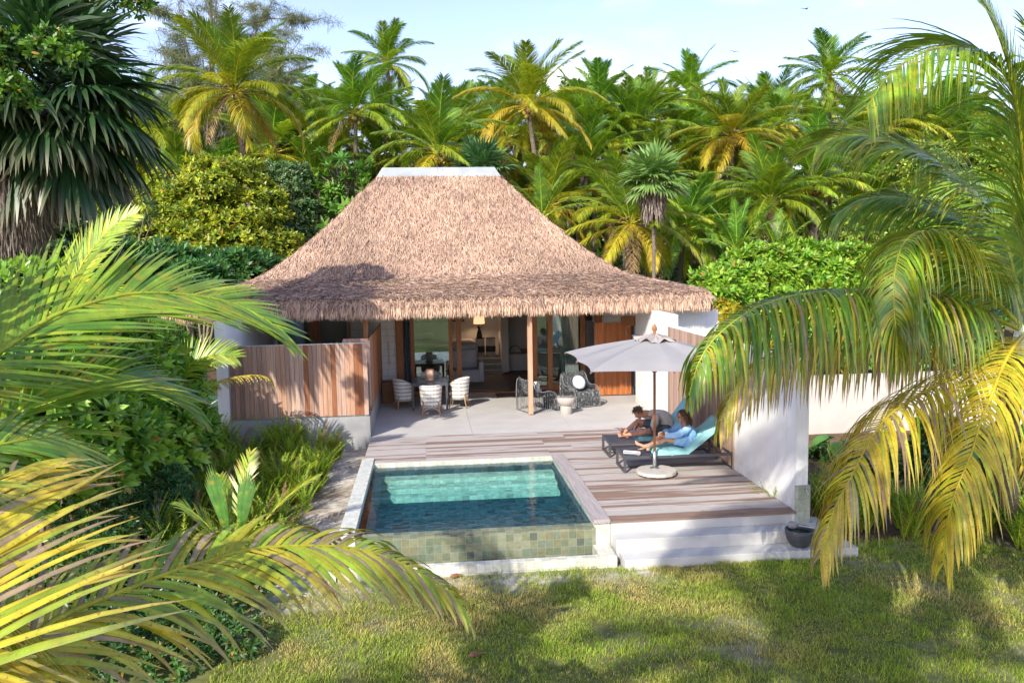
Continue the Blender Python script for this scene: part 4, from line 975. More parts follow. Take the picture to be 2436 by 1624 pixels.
def zig_mat():
    m, nt, out = nodes('chevron_fabric'); tc = nt.nodes.new('ShaderNodeTexCoord'); sp = nt.nodes.new('ShaderNodeSeparateXYZ'); nt.links.new(tc.outputs['Object'], sp.inputs[0])
    def mth(op, a, b=None):
        n = nt.nodes.new('ShaderNodeMath'); n.operation = op
        for i, x in enumerate((a, b)):
            if isinstance(x, bpy.types.NodeSocket): nt.links.new(x, n.inputs[i])
            elif x is not None: n.inputs[i].default_value = x
        return n.outputs[0]
    z = mth('PINGPONG', sp.outputs[0], .035); f = mth('FRACT', mth('DIVIDE', mth('ADD', sp.outputs[1], z), .055)); k = mth('GREATER_THAN', f, .5)
    principled(nt, out, mixc(nt, (.78, .78, .74), (.32, .42, .38), k), .9, .1); return m
def cushion(name, lb, loc, rot, m, r=.2):
    t = MB().lathe([(.001, -.075), (r*.5, -.07), (r*.88, -.04), (r, 0), (r*.88, .04), (r*.5, .07), (.001, .075)], 24).build(name, m, None, smooth=True)
    t.location = loc; t.rotation_euler = rot; tag(t, lb, 'cushion'); return t
cushion('round_cushion', 'round green and white chevron cushion on the chair behind the post', (2.75, 21.33, .60), (R_(62), 0, R_(-60)), zig_mat(), .19)
cushion('round_cushion', 'round pale blue white cushion propped on the right rope chair', (4.06, 21.93, .62), (R_(66), 0, R_(22)), mat('pale_weave', (.62, .68, .78), (.74, .77, .82), 60, rough=.9), .2)
th = MB(); th.grid(lambda u, v: (lerp(2.98, 3.10, u)+.02*sin(v*6), 21.05+.45*v, .46+.10*sin(v*2.6)*0+.05*v*v), 4, 8); tag(th.build('folded_throw', mat('black_throw', (.02, .022, .03)), None, solid=.02, smooth=True), 'small black cloth lying over the seat of the chair behind the post', 'cloth')
sd = thing('pedestal_table', 'small round concrete pedestal side table between the two rope chairs', 'side table', (3.49, 20.72, 0))
MB().lathe([(.145, 0), (.15, .01), (.15, .20), (.13, .22)], 28, (3.49, 20.72, 0)).build('base', mat('taupe_concrete', (.46, .42, .38), (.40, .37, .33), 5, rough=.8), sd, smooth=True, bevel=.002)
MB().lathe([(.12, .215), (.19, .26), (.225, .33), (.235, .40), (.23, .415), (.001, .415)], 28, (3.49, 20.72, 0), cap=False).build('bowl_top', mat('taupe_concrete_top', (.47, .43, .39), (.42, .385, .345), 5, rough=.8), sd, smooth=True)
# ---------------------------------------------------------------- parasol
um = thing('parasol', 'large square grey parasol on a wooden pole standing beside the loungers', 'parasol', (4.11, 14.62, 0))
ux, uy = 4.11, 14.62
MB().tube([(ux, uy, .33), (ux, uy, 2.55)], .024, 14).build('pole', wood('pole_wood', (.22, .09, .04), (.36, .17, .09), rough=.4), um, smooth=True)
MB().tube([(ux, uy, .10), (ux, uy, .42)], .032, 14).lathe([(.10, .09), (.09, .105), (.05, .11)], 14, (ux, uy, 0)).build('base_sleeve', M_STEEL, um, smooth=True)
bz = [(ux+.35*cos(R_(22.5+45*k))*1.02, uy-.19+.33*sin(R_(22.5+45*k))) for k in range(8)]
bz = [(ux+.37*cos(R_(a)), uy-.12+.37*sin(R_(a))) for a in (12, 35, 55, 80, 100, 125, 145, 168, 192, 215, 235, 260, 280, 305, 325, 348)]
MB().prism(bz, .035, .10).build('base_block', mat('cast_concrete', (.50, .47, .43), (.42, .40, .37), 9, rough=.85, bmp=.3), um, bevel=.008)
for k in range(4):
    a = R_(45+90*k); MB().lathe([(.06, 0), (.06, .034)], 10, (ux+.26*cos(a), uy-.12+.26*sin(a), 0)).build('foot', M_PLINTH, um)
MB().tube([(ux-.03, uy, .30), (ux-.075, uy, .30)], .012, 8).build('clamp_knob', M_BLACK, um)
CN = [Vector((2.68, 13.42, 2.10)), Vector((5.42, 12.98, 2.08)), Vector((5.60, 15.8, 2.10)), Vector((2.72, 16.2, 2.12))]
apex = Vector((ux, uy, 2.56))
def canopy(scale=1, lift=0, drop=1.0, ruffle=0, n=14):
    b = MB()
    mids = []
    for k in range(4):
        A = CN[k]; B = CN[(k+1) % 4]
        def fn(u, v, A=A, B=B):
            e = A.lerp(B, u); e = e+Vector((apex.x-e.x, apex.y-e.y, 0))*(.055*(1-abs(2*(u*2 % 1)-1)**2))     # edge pulled in between ribs
            s = v*scale; p = apex.lerp(e, s)
            seam = 1-abs(((u*2) % 1)*2-1)      # 0 on the ribs, 1 between
            p.z -= .06*seam*s*(1-s)*4*.5; p.z = apex.z+(p.z-apex.z)*(1-.10*sin(pi*s)) + lift
            if ruffle: p.z += ruffle*v*v*sin(u*11+k*2)+.02*sin(u*23+v*5); p += Vector((sin(u*9+k), cos(u*7+k), 0))*.02*v
            return p
        b.grid(fn, n*2, n)
    return b
M_CANV = mat('grey_canvas', (.31, .305, .31), (.35, .34, .34), 2, rough=.9, spec=.15, transl=.12, bmp=.12, bscale=5, bdist=.03)
canopy().build('canopy', M_CANV, um, smooth=True)
vt = canopy(.235, .035, ruffle=.035, n=10); vt.build('vent_cap', mat('taupe_canvas', (.38, .345, .32), (.32, .29, .27), 3, rough=.9, spec=.1), um, smooth=True)
MB().lathe([(.02, 2.56), (.035, 2.60), (.022, 2.63), (.045, 2.665), (.048, 2.69), (.035, 2.73), (.012, 2.765), (.001, 2.775)], 14, (ux, uy, 0)).build('finial', M_TEAK, um, smooth=True)
ends = [CN[k] for k in range(4)]+[CN[k].lerp(CN[(k+1) % 4], .5) for k in range(4)]
for e in ends:
    d = (e-apex); a = apex+d*.04-Vector((0, 0, .05)); f = apex+d*.985-Vector((0, 0, .022)); md = apex+d*.5-Vector((0, 0, .035-.02))
    MB().tube([a, a.lerp(f, .5)-Vector((0, 0, -.02)), f], .010, 6).tube([f, f+d.normalized()*.035], .014, 6).build('rib', M_TEAK, um)
    MB().tube([(ux+d.x*.02, uy+d.y*.02, 1.93), a.lerp(f, .5)-Vector((0, 0, .0))], .009, 6).build('strut', M_TEAK, um)
MB().lathe([(.045, 1.89), (.045, 1.96)], 12, (ux, uy, 0)).build('runner', M_TEAK, um)
# ---------------------------------------------------------------- sun loungers
M_SLING = mat('dark_sling', (.055, .06, .085), (.04, .045, .065), 80, (1, 6, 1), rough=.5, spec=.5)
M_CUSH = mat('turquoise_canvas', (.26, .55, .55), (.33, .62, .62), 3, rough=.85, spec=.2, bmp=.4, bscale=5, bdist=.03)
def lounger(loc, rz, ang, label, wrinkle):
    t = thing('sun_lounger', label, 'sun lounger', loc, 'sun loungers on the deck')
    t.rotation_euler = (0, 0, rz); L, W, H = 2.10, .72, .31
    def part(mb, name, m, **k): o = mb.build(name, m, None, **k); o.parent = t; return o
    fr = MB().box(0, L, -W/2, -W/2+.045, H-.05, H).box(0, L, W/2-.045, W/2, H-.05, H).box(0, .045, -W/2+.045, W/2-.045, H-.05, H-.004).box(L-.045, L, -W/2+.045, W/2-.045, H-.05, H-.004).box(1.18, 1.22, -W/2+.045, W/2-.045, H-.05, H-.01)
    part(fr, 'frame', M_DKMETAL)
    for x in (0, L-.045):
        for s in (-1, 1): part(MB().box(x, x+.045, s*W/2-(.045 if s > 0 else 0), s*W/2+(.045 if s < 0 else 0), 0.045, H-.051), 'leg', M_DKMETAL)
        part(MB().box(x, x+.045, -W/2, W/2, 0, .044), 'foot_rail', M_DKMETAL)
    part(MB().bar((.06, -W/2+.02, .03), (.35, -W/2+.02+.0, H-.06), .02, .02) if False else MB().box(.045, L-.045, -.012, .012, 0, .03), 'stretcher', M_DKMETAL)
    part(MB().box(.02, 1.2, -W/2+.046, W/2-.046, H-.022, H-.006), 'sling', M_SLING)
    ca, sa = cos(ang), sin(ang)
    # hinged back: frame + sling
    bk = MB(); h = Vector((1.21, 0, H-.005)); d = Vector((ca, 0, sa)); Lb = .86
    for s in (-1, 1): bk.bar(h+Vector((0, s*(W/2-.07), 0)), h+d*Lb+Vector((0, s*(W/2-.07), 0)), .03, .03, up=(-sa, 0, ca))
    bk.bar(h+d*Lb+Vector((0, -W/2+.055, 0)), h+d*Lb+Vector((0, W/2-.055, 0)), .03, .03)
    part(bk, 'back_frame', M_DKMETAL)
    part(MB().bar(h+d*.02, h+d*(Lb-.02), W-.17, .012, up=(-sa, 0, ca)), 'back_sling', M_SLING)
    e = h+d*.55
    for s in (-1, 1): part(MB().tube([e+Vector((0, s*.25, -.02)), (min(L-.1, e.x+.25), s*.25, H-.04)], .011, 6), 'prop', M_DKMETAL)
    # cushion: seat part and back part, one quilted mattress
    nu, nv = 34, 12; b = MB(); rng = NR(int(wrinkle*10))
    prof = []
    Ls = .62; Lt = Ls+.92
    for i in range(nu+1):
        s = Lt*i/nu
        if s < Ls: p = Vector((1.21-Ls+s, 0, H+.0)); nn = Vector((0, 0, 1))
        else: q = s-Ls; p = h+d*q; nn = Vector((-sa, 0, ca))
        k = max(0, 1-abs(s-Ls)/.12); nn = nn.lerp(Vector((-sin(ang/2), 0, cos(ang/2))), k).normalized(); prof.append((s, p, nn))
    def top(i, j, up):
        s, p, nn = prof[i]; y = (j/nv-.5)*(W+.02)
        ed = min(1, min(j, nv-j)/1.6, min(i, nu-i)/1.6); th_ = .075*(ed**.5)+.004
        seam = -.018*max(0, 1-abs(((s % .31))-.0)/.03)-.0
        wv = .010*sin(s*17+y*5+wrinkle)+.008*sin(y*19+s*7)
        off = nn*(th_+seam+wv*ed if up else .004)
        curl = .05*max(0, (s-Lt+.14)/.14)**2
        return p+off+Vector((0, y*(1+.02*sin(s*9)), 0))-Vector((curl*ca*-1, 0, 0))*0+nn*curl
    vs = [top(i, j, True) for i in range(nu+1) for j in range(nv+1)]+[top(i, j, False) for i in range(nu+1) for j in range(nv+1)]
    o = (nu+1)*(nv+1); fs = []
    for i in range(nu):
        for j in range(nv):
            a = i*(nv+1)+j; fs.append((a, a+nv+1, a+nv+2, a+1)); fs.append((o+a+1, o+a+nv+2, o+a+nv+1, o+a))
    for i in range(nu):
        a = i*(nv+1); fs.append((a, o+a, o+a+nv+1, a+nv+1)); a += nv; fs.append((a+nv+1, o+a+nv+1, o+a, a))
    for j in range(nv): fs.append((j+1, o+j+1, o+j, j)); a = nu*(nv+1)+j; fs.append((a, o+a, o+a+1, a+1))
    b.add(vs, fs); part(b, 'mattress', M_CUSH, smooth=True)
    return t
lounger((3.56, 15.06, 0), R_(-1.0), R_(37), 'dark metal sun lounger nearest the parasol, with the woman on its turquoise mattress', 1.0)
lounger((3.55, 16.29, 0), R_(-1.0), R_(50), 'dark metal sun lounger farther from the pool, with the man on its turquoise mattress', 2.3)
tw = thing('rolled_towel', 'grey and white striped rolled towel on the foot of the near lounger', 'towel', (3.73, 14.86, .345))
def stripe_mat():
    m, nt, out = nodes('striped_towel'); tc = nt.nodes.new('ShaderNodeTexCoord'); sp = nt.nodes.new('ShaderNodeSeparateXYZ'); nt.links.new(tc.outputs['Object'], sp.inputs[0])
    n = nt.nodes.new('ShaderNodeMath'); n.operation = 'PINGPONG'; nt.links.new(sp.outputs[2], n.inputs[0]); n.inputs[1].default_value = .016
    k = nt.nodes.new('ShaderNodeMath'); k.operation = 'GREATER_THAN'; nt.links.new(n.outputs[0], k.inputs[0]); k.inputs[1].default_value = .0085
    principled(nt, out, mixc(nt, (.62, .62, .62), (.12, .13, .16), k.outputs[0]), .95, .1); return m
rt = MB().tube([(3.60, 14.93, .345), (3.85, 14.80, .345)], .042, 14); rt.tube([(3.845, 14.765, .35), (3.86, 14.835, .35)], .045, 10); rt.build('roll', stripe_mat(), tw, smooth=True, bevel=.01)
# ---------------------------------------------------------------- stone water bowl and ladle on the steps
bw_ = thing('stone_bowl', 'dark grey stone foot washing bowl at the right end of the garden steps', 'bowl', (5.46, 11.50, -.36))
M_STONE = mat('dark_stone', (.075, .08, .09), (.035, .04, .045), 5, (1, 1, 3), rough=.55, spec=.5, bmp=.3, bscale=12, bdist=.01)
MB().lathe([(.001, 0), (.10, 0), (.14, .03), (.19, .11), (.212, .20), (.215, .262), (.205, .268), (.192, .258), (.185, .19), (.15, .09), (.10, .05), (.001, .045)], 32, (5.46, 11.50, -.36), cap=False).build('bowl', M_STONE, bw_, smooth=True)
MB().lathe([(.188, .205), (.001, .205)], 28, (5.46, 11.50, -.36), cap=False).build('water', m2, bw_)
ld = thing('coconut_ladle', 'grey coconut shell ladle with a long pale handle lying across the stone bowl', 'ladle', (5.36, 11.53, -.05))
MB().lathe([(.001, -.055), (.045, -.05), (.072, -.02), (.075, .01), (.055, .04), (.001, .052)], 18, (5.36, 11.53, -.04)).build('shell', mat('grey_coconut_shell', (.27, .26, .27), (.2, .19, .2), 9, rough=.7), ld, smooth=True)
MB().tube([(5.42, 11.52, -.045), (5.62, 11.47, -.075), (5.76, 11.42, -.115)], [.014, .012, .011], 8).build('handle', mat('pale_handle', (.50, .47, .43), (.40, .37, .34), 9), ld, smooth=True)
# small low things left of the house
gb = thing('garden_shelter', 'dark green low covered box with a pale pipe left of the white villa wall', 'box', (-5.6, 21.5, -.2))
MB().box(-6.6, -4.9, 21.0, 22.0, -.2, .30).build('body', mat('dark_green_paint', (.02, .06, .035)), gb); MB().add([(-6.7, 20.9, .30), (-4.85, 20.9, .30), (-4.85, 22.1, .55), (-6.7, 22.1, .55), (-6.7, 20.9, .34), (-4.85, 20.9, .34), (-4.85, 22.1, .59), (-6.7, 22.1, .59)], [(3, 2, 1, 0), (4, 5, 6, 7), (0, 1, 5, 4), (1, 2, 6, 5), (2, 3, 7, 6), (3, 0, 4, 7)]).build('lid', mat('green_lid', (.03, .10, .05), (.05, .09, .07)), gb)
MB().tube([(-5.9, 20.8, .25), (-5.1, 21.0, .72)], .02, 8).build('pipe', M_STEEL, gb)
tag(MB().box(-6.4, -4.72, 19.2, 19.35, -.5, .02).build('low_wall', M_PLINTH, None), 'short low concrete wall beside the left corner of the villa', 'wall')
# ================================================================ people
def vv(*a): return Vector(a)
def blob(mb, c, r, axes=None, n=14, m=9):
    """ellipsoid; axes = three unit vectors"""
    ax = axes or (vv(1, 0, 0), vv(0, 1, 0), vv(0, 0, 1)); vs = []; c = Vector(c)
    vs.append(c-ax[2]*r[2])
    for j in range(1, m):
        th = pi*j/m-pi/2
        for k in range(n): vs.append(c+ax[0]*(r[0]*cos(th)*cos(2*pi*k/n))+ax[1]*(r[1]*cos(th)*sin(2*pi*k/n))+ax[2]*(r[2]*sin(th)))
    vs.append(c+ax[2]*r[2]); fs = [(0, 1+(k+1) % n, 1+k) for k in range(n)]
    for j in range(m-2):
        for k in range(n): a = 1+j*n+k; b = 1+j*n+(k+1) % n; fs.append((a, b, b+n, a+n))
    e = len(vs)-1; o = 1+(m-2)*n; fs += [(o+k, o+(k+1) % n, e) for k in range(n)]
    mb.add(vs, fs); return mb
def limb(mb, pts, rs, n=14, flat=1.0, side=None, sub=5):
    """round-ended tapering tube through the joints"""
    P = resample([tuple(p) for p in pts], sub*(len(pts)-1)+1); s = np.linspace(0, len(pts)-1, len(P)); r = np.interp(s, range(len(pts)), rs)
    P = [Vector(p) for p in P]; a = (P[0]-P[1]).normalized(); b = (P[-1]-P[-2]).normalized()
    pre = [(P[0]+a*r[0]*sin(t), r[0]*cos(t)) for t in (1.45, 1.1, .6)]; post = [(P[-1]+b*r[-1]*sin(t), r[-1]*cos(t)) for t in (.6, 1.1, 1.45)]
    pts2 = [q for q, _ in pre]+P+[q for q, _ in post]; rr = [q for _, q in pre]+list(r)+[q for _, q in post]
    mb.tube(pts2, rr, n, True, flat, side); return mb
def hand(mb, w, d, nrm_, side, curl=.5, sc=1.0, thumb=1):
    """w wrist, d pointing direction, nrm_ back-of-hand normal; thumb on +side*thumb"""
    d = Vector(d).normalized(); nn = Vector(nrm_); nn = (nn-d*nn.dot(d)).normalized(); s = d.cross(nn).normalized()*thumb
    c = Vector(w)+d*.045*sc
    blob(mb, c, (.046*sc, .038*sc, .016*sc), (d, s, nn)); limb(mb, [Vector(w)-d*.02, Vector(w)+d*.03*sc], [.023*sc, .024*sc], flat=.75, side=s)
    for i, (off, ln) in enumerate(((.029, .068), (.010, .077), (-.010, .071), (-.029, .055))):
        p = Vector(w)+d*(.080-.004*abs(i-1))*sc+s*off*sc; dd = (d+s*off*3).normalized(); pts = [p]; cu = curl*(1+.12*i)
        for k in range(3):
            ang = cu*(k+.5); pts.append(pts[-1]+(dd*cos(ang)-nn*sin(ang))*ln*sc*(.42, .32, .26)[k])
        limb(mb, pts, [.0098*sc, .0095*sc, .0085*sc, .0072*sc], 8, sub=3)
    p = Vector(w)+d*.018*sc+s*.026*sc; pts = [p, p+(d*.5+s*.8).normalized()*.030*sc-nn*.006, p+(d*.75+s*.55).normalized()*.058*sc-nn*.016*sc, p+(d*.95+s*.35).normalized()*.080*sc-nn*.022*sc]
    limb(mb, pts, [.014*sc, .0125*sc, .0105*sc, .008*sc], 8, sub=3)
def foot(mb, ankle, toe, up, sc=1.0):
    a = Vector(ankle); d = (Vector(toe)-a).normalized(); u = Vector(up); u = (u-d*u.dot(d)).normalized(); s = d.cross(u).normalized()
    blob(mb, a-u*.045*sc-d*.02*sc, (.042*sc, .03*sc, .034*sc), (d, s, u))
    limb(mb, [a, a-u*.02*sc+d*.05*sc, a-u*.045*sc+d*.11*sc, a-u*.058*sc+d*.155*sc], [.034*sc, .034*sc, .033*sc, .030*sc], flat=.62, side=s)
    blob(mb, a-u*.058*sc+d*.135*sc, (.045*sc, .043*sc, .018*sc), (d, s, u))
    for i in range(5):
        o = (.032-.0155*i)*sc; q = a-u*.060*sc+d*(.168-.007*i)*sc+s*o; limb(mb, [q, q+d*(.028-.003*i)*sc+u*.002, q+d*(.04-.005*i)*sc-u*.003], [.0115*sc-.0012*i*sc, .010*sc-.001*i*sc, .008*sc-.0008*i*sc], 8, sub=2)
def head(mb, c, f, u, sc=1.0):
    f = Vector(f).normalized(); u = Vector(u); u = (u-f*u.dot(f)).normalized(); r = f.cross(u).normalized(); ax = (f, r, u); c = Vector(c)
    def P(a, b, d): return c+(f*a+r*b+u*d)*sc
    S = lambda *t: tuple(x*sc for x in t)
    blob(mb, P(-.012, 0, .028), S(.097, .076, .090), ax, 20, 14)            # skull
    blob(mb, P(.020, 0, -.028), S(.070, .062, .085), ax, 20, 14)            # face
    blob(mb, P(.050, 0, -.088), S(.032, .034, .026), ax)                    # chin
    blob(mb, P(.078, 0, .028), S(.018, .052, .014), ax)                     # brow
    limb(mb, [P(.082, 0, .015), P(.102, 0, -.012), P(.108, 0, -.022)], [.008*sc, .0115*sc, .012*sc], 8, sub=3)   # nose
    for s in (-1, 1):
        blob(mb, P(.098, s*.011, -.024), S(.009, .008, .007), ax); blob(mb, P(.060, s*.038, -.020), S(.024, .02, .022), ax)   # nostril, cheek
        blob(mb, P(-.005, s*.078, -.008), S(.018, .007, .030), ax, 10, 7); blob(mb, P(.0, s*.083, -.02), S(.010, .007, .012), ax, 8, 6)   # ear
        blob(mb, P(.02, s*.045, -.068), S(.04, .018, .025), ax)             # jaw
    blob(mb, P(.084, 0, -.052), S(.010, .021, .0055), ax, 10, 7); blob(mb, P(.081, 0, -.063), S(.010, .018, .006), ax, 10, 7)  # lips
    limb(mb, [P(-.03, 0, -.04), P(-.045, 0, -.13)], [.052*sc, .052*sc])
    return P
def flesh(name, mb, m, parent, vox=.006, smooth=4, folds=0, seed=0, fs=38):
    me = bpy.data.meshes.new('tmp'); me.from_pydata([tuple(v) for v in mb.v], [], mb.f)
    o = bpy.data.objects.new('tmp', me); COL.objects.link(o)
    md = o.modifiers.new('r', 'REMESH'); md.mode = 'VOXEL'; md.voxel_size = vox; md.adaptivity = 0
    sm = o.modifiers.new('s', 'SMOOTH'); sm.factor = .5; sm.iterations = smooth
    dg = bpy.context.evaluated_depsgraph_get(); me2 = bpy.data.meshes.new_from_object(o.evaluated_get(dg))
    bpy.data.objects.remove(o); me2.name = name; n = len(me2.vertices)
    co = np.zeros(n*3, np.float32); me2.vertices.foreach_get('co', co); co = co.reshape(-1, 3); no = np.zeros(n*3, np.float32); me2.vertices.foreach_get('normal', no); no = no.reshape(-1, 3)
    if folds:
        x, y, z = co.T; w = np.sin(x*fs+3*np.sin(z*15+seed)+y*13)*np.sin(z*fs*.6+2*np.sin(x*11+y*9)+seed); co = co+no*(w*folds)[:, None]
    co = co-np.array(wloc(parent)); me2.vertices.foreach_set('co', co.astype(np.float32).ravel()); me2.polygons.foreach_set('use_smooth', np.ones(len(me2.polygons), bool)); me2.update()
    return link(name, me2, parent, m)
def skin(name, a, b):
    m, nt, out = nodes(name); v = coords(nt); c = ramp(nt, noise(nt, v, 12, 4), [(.3, a), (.7, b)]).outputs[0]
    p = principled(nt, out, c, .5, .4, 0, bump(nt, noise(nt, v, 180, 3), .1, .001)); p.inputs['Subsurface Weight'].default_value = .12; p.inputs['Subsurface Radius'].default_value = (.02, .008, .004); p.inputs['Subsurface Scale'].default_value = .3; return m
M_SKM = skin('tanned_skin_man', (.46, .22, .13), (.54, .28, .18)); M_SKW = skin('tanned_skin_woman', (.48, .25, .15), (.56, .31, .2))
def hair_mesh(name, parent, roots, dirs, L, w, col, K=5, sag=.1, seed=0, jit=.05):
    rng = NR(seed); n = len(roots); g = G(); W = np.cross(dirs, rng.normal(0, 1, (n, 3)))
    c = np.array(col)*rng.uniform(.6, 1.35, (n, 1)); g.addt(strips(np.array(roots), np.array(dirs), W, L, w, K, sag, c, c*1.25, jit=jit, rng=rng)); return g
# ---------------------------------------------------------------- woman
wo = thing('person', 'barefoot woman in light blue shirt dress and sunglasses reclining on the near lounger', 'person', (4.85, 15.05, .40))
b = MB()
Pw = head(b, (4.765, 15.05, .965), (-1, -.10, -.16), (-.1, 0, 1), .96)
limb(b, [vv(4.80, 15.05, .88), vv(4.83, 15.05, .80)], [.05, .06])
limb(b, [vv(4.88, 15.05, .48), vv(4.92, 15.05, .58), vv(4.88, 15.05, .70), vv(4.84, 15.05, .77)], [.145, .115, .14, .11], flat=.68, side=(0, 1, 0))
for s, hp, kn, an, toe in ((-1, (4.86, 14.95, .49), (4.42, 14.93, .565), (4.03, 15.03, .415), (3.86, 15.05, .54)), (1, (4.86, 15.15, .49), (4.43, 15.17, .60), (4.05, 14.93, .42), (3.86, 14.86, .47))):
    hp, kn, an = vv(*hp), vv(*kn), vv(*an)
    limb(b, [hp, hp.lerp(kn, .5)-vv(0, 0, .008), kn], [.088, .070, .052]); limb(b, [kn, kn.lerp(an, .3)-vv(0, 0, .014), kn.lerp(an, .7), an], [.051, .054, .036, .030]); foot(b, an, toe, (-.75, 0, .65), .95)
sh = vv(4.84, 14.90, .755); el = vv(4.62, 14.845, .655); wr = vv(4.385, 14.90, .625)
limb(b, [sh, el, wr], [.046, .038, .024]); hand(b, wr, (-1, .16, -.12), (0, -.15, 1), 1, .45, .95, 1)
sh2 = vv(4.84, 15.21, .755); el2 = vv(4.64, 15.27, .64); wr2 = vv(4.44, 15.16, .655)
limb(b, [sh2, el2, wr2], [.046, .038, .024]); hand(b, wr2, (-1, -.25, -.1), (0, .1, 1), 1, .45, .95, -1)
flesh('body', b, M_SKW, wo, .0055)
b = MB()
limb(b, [vv(4.90, 15.05, .455), vv(4.93, 15.05, .58), vv(4.89, 15.05, .70), vv(4.845, 15.05, .785)], [.178, .152, .158, .105], flat=.74, side=(0, 1, 0))
for s in (-1, 1): blob(b, vv(4.80, 15.05+s*.07, .67), (.065, .07, .07))
limb(b, [vv(4.88, 14.95, .48), vv(4.74, 14.945, .505), vv(4.63, 14.94, .52)], [.118, .108, .095]); limb(b, [vv(4.88, 15.15, .48), vv(4.74, 15.155, .51), vv(4.63, 15.16, .525)], [.118, .108, .095])
limb(b, [vv(4.80, 15.05, .455), vv(4.66, 15.05, .46)], [.13, .11], flat=.6, side=(0, 1, 0))
limb(b, [sh, el, el.lerp(wr, .80)], [.070, .066, .052]); limb(b, [sh2, el2, el2.lerp(wr2, .80)], [.070, .066, .052])
flesh('shirt_dress', b, mat('light_blue_cotton', (.20, .42, .72), (.27, .50, .80), 4, rough=.85, spec=.15, c3=(.34, .52, .72), s3=5), wo, .007, 5, .007, 1.0)
rng = NR(2); roots = []; dirs = []; Ls = []
f_, u_ = vv(-1, -.1, -.16).normalized(), vv(0, 0, 1)
for i in range(900):
    a = rng.uniform(0, 2*pi); e = rng.uniform(.05, 1.45); d = vv(cos(a)*cos(e), sin(a)*cos(e), sin(e))
    if d.x < .10 and d.z < .86+.25*d.x: continue
    r = Pw(-.012, 0, .028)+vv(d.x*.098, d.y*.080, d.z*.094)
    t = vv(.30+.2*max(0, d.x)+(.7 if d.x < .1 else 0), d.y*.15, -1.0); t = t-d*t.dot(d)*(.98 if t.dot(d) < 0 else .8); t.normalize()
    roots.append(tuple(r)); dirs.append(tuple(t)); Ls.append(rng.uniform(.26, .42))
hg = hair_mesh('hair', wo, roots, dirs, np.array(Ls), .010, (.15, .085, .05), 7, .55, 3, .03)
cap = MB(); blob(cap, Pw(-.026, 0, .038), (.096, .083, .090), None, 20, 12); limb(cap, [Pw(-.05, 0, 0), Pw(-.085, 0, -.10), Pw(-.11, 0, -.22), Pw(-.15, -.01, -.30)], [.07, .06, .045, .02], flat=.8, side=(0, 1, 0))
n0 = hg.n; hg.add([tuple(v) for v in cap.v], [f for f in cap.f if len(f) == 4], [f for f in cap.f if len(f) == 3], np.tile((.085, .047, .027), (len(cap.v), 1)))
hg.build('hair', attr_mat('brown_hair', .3, 30, .45, .4, 0, (1, 1, .3)), wo)
sg = MB()
for s in (-1, 1): blob(sg, Pw(.087, s*.031, .008), (.007, .026, .019), None, 12, 8); sg.bar(Pw(.088, s*.052, .014), Pw(.0, s*.078, .012), .004, .006)
sg.bar(Pw(.092, -.01, .014), Pw(.092, .01, .014), .004, .005); sg.build('sunglasses', M_BLACK, wo, smooth=True)
MB().tube([wr-vv(-.015, 0, 0)+vv(0, .031*cos(a), .029*sin(a)) for a in np.linspace(0, 2*pi, 14)], .006, 6).lathe([(.018, 0), (.018, .008), (.001, .009)], 14, tuple(wr+vv(.015, 0, .028))).build('wrist_watch', mat('dark_watch', (.03, .03, .04), (.2, .2, .22), 60, rough=.3), wo)
# ---------------------------------------------------------------- man
mn = thing('person', 'man in pale grey shirt and dark shorts hunched over his phone, far lounger', 'person', (4.72, 16.22, .40))
b = MB()
Pm = head(b, (4.225, 16.2, .835), (-.74, -.12, -.66), (-.62, 0, .78), 1.0)
limb(b, [Pm(-.04, 0, -.07), vv(4.37, 16.2, .83), vv(4.48, 16.2, .80)], [.055, .06, .075])
limb(b, [vv(4.76, 16.21, .49), vv(4.80, 16.21, .59), vv(4.70, 16.2, .71), vv(4.54, 16.2, .775)], [.165, .150, .165, .13], flat=.68, side=(0, 1, 0))
LG = ((1, (4.72, 16.33, .50), (4.25, 16.35, .63), (3.89, 16.24, .405), (3.78, 16.18, .54)), (-1, (4.72, 16.12, .49), (4.30, 15.97, .49), (3.95, 16.20, .385), (3.80, 16.33, .40)))
for s, hp, kn, an, toe in LG:
    hp, kn, an = vv(*hp), vv(*kn), vv(*an)
    limb(b, [hp, hp.lerp(kn, .5), kn], [.095, .078, .058]); limb(b, [kn, kn.lerp(an, .3)-vv(0, 0, .012), kn.lerp(an, .7), an], [.056, .060, .040, .034]); foot(b, an, toe, (-.8, 0, .6), 1.05)
sh = vv(4.53, 16.03, .765); el = vv(4.47, 15.97, .535); wr = vv(4.245, 16.05, .505)
limb(b, [sh, el, wr], [.058, .045, .029]); hand(b, wr, (-1, .75, -.10), (-.5, -.9, .4), 1, .7, 1.02, 1)
sh2 = vv(4.53, 16.39, .765); el2 = vv(4.46, 16.45, .55); wr2 = vv(4.23, 16.32, .52)
limb(b, [sh2, el2, wr2], [.058, .045, .029]); hand(b, wr2, (-1, -.75, -.12), (-.5, .9, .4), 1, .7, 1.02, -1)
flesh('body', b, M_SKM, mn, .0055)
b = MB()
limb(b, [vv(4.77, 16.21, .47), vv(4.82, 16.21, .60), vv(4.72, 16.2, .735), vv(4.54, 16.2, .80), vv(4.47, 16.2, .81)], [.20, .192, .20, .155, .095], flat=.74, side=(0, 1, 0))
limb(b, [sh, sh.lerp(el, .62)], [.080, .078]); limb(b, [sh2, sh2.lerp(el2, .62)], [.080, .078])
flesh('shirt', b, mat('pale_grey_shirt', (.52, .49, .45), (.58, .55, .51), 5, rough=.9, spec=.1), mn, .007, 5, .007, 2.0, 30)
b = MB()
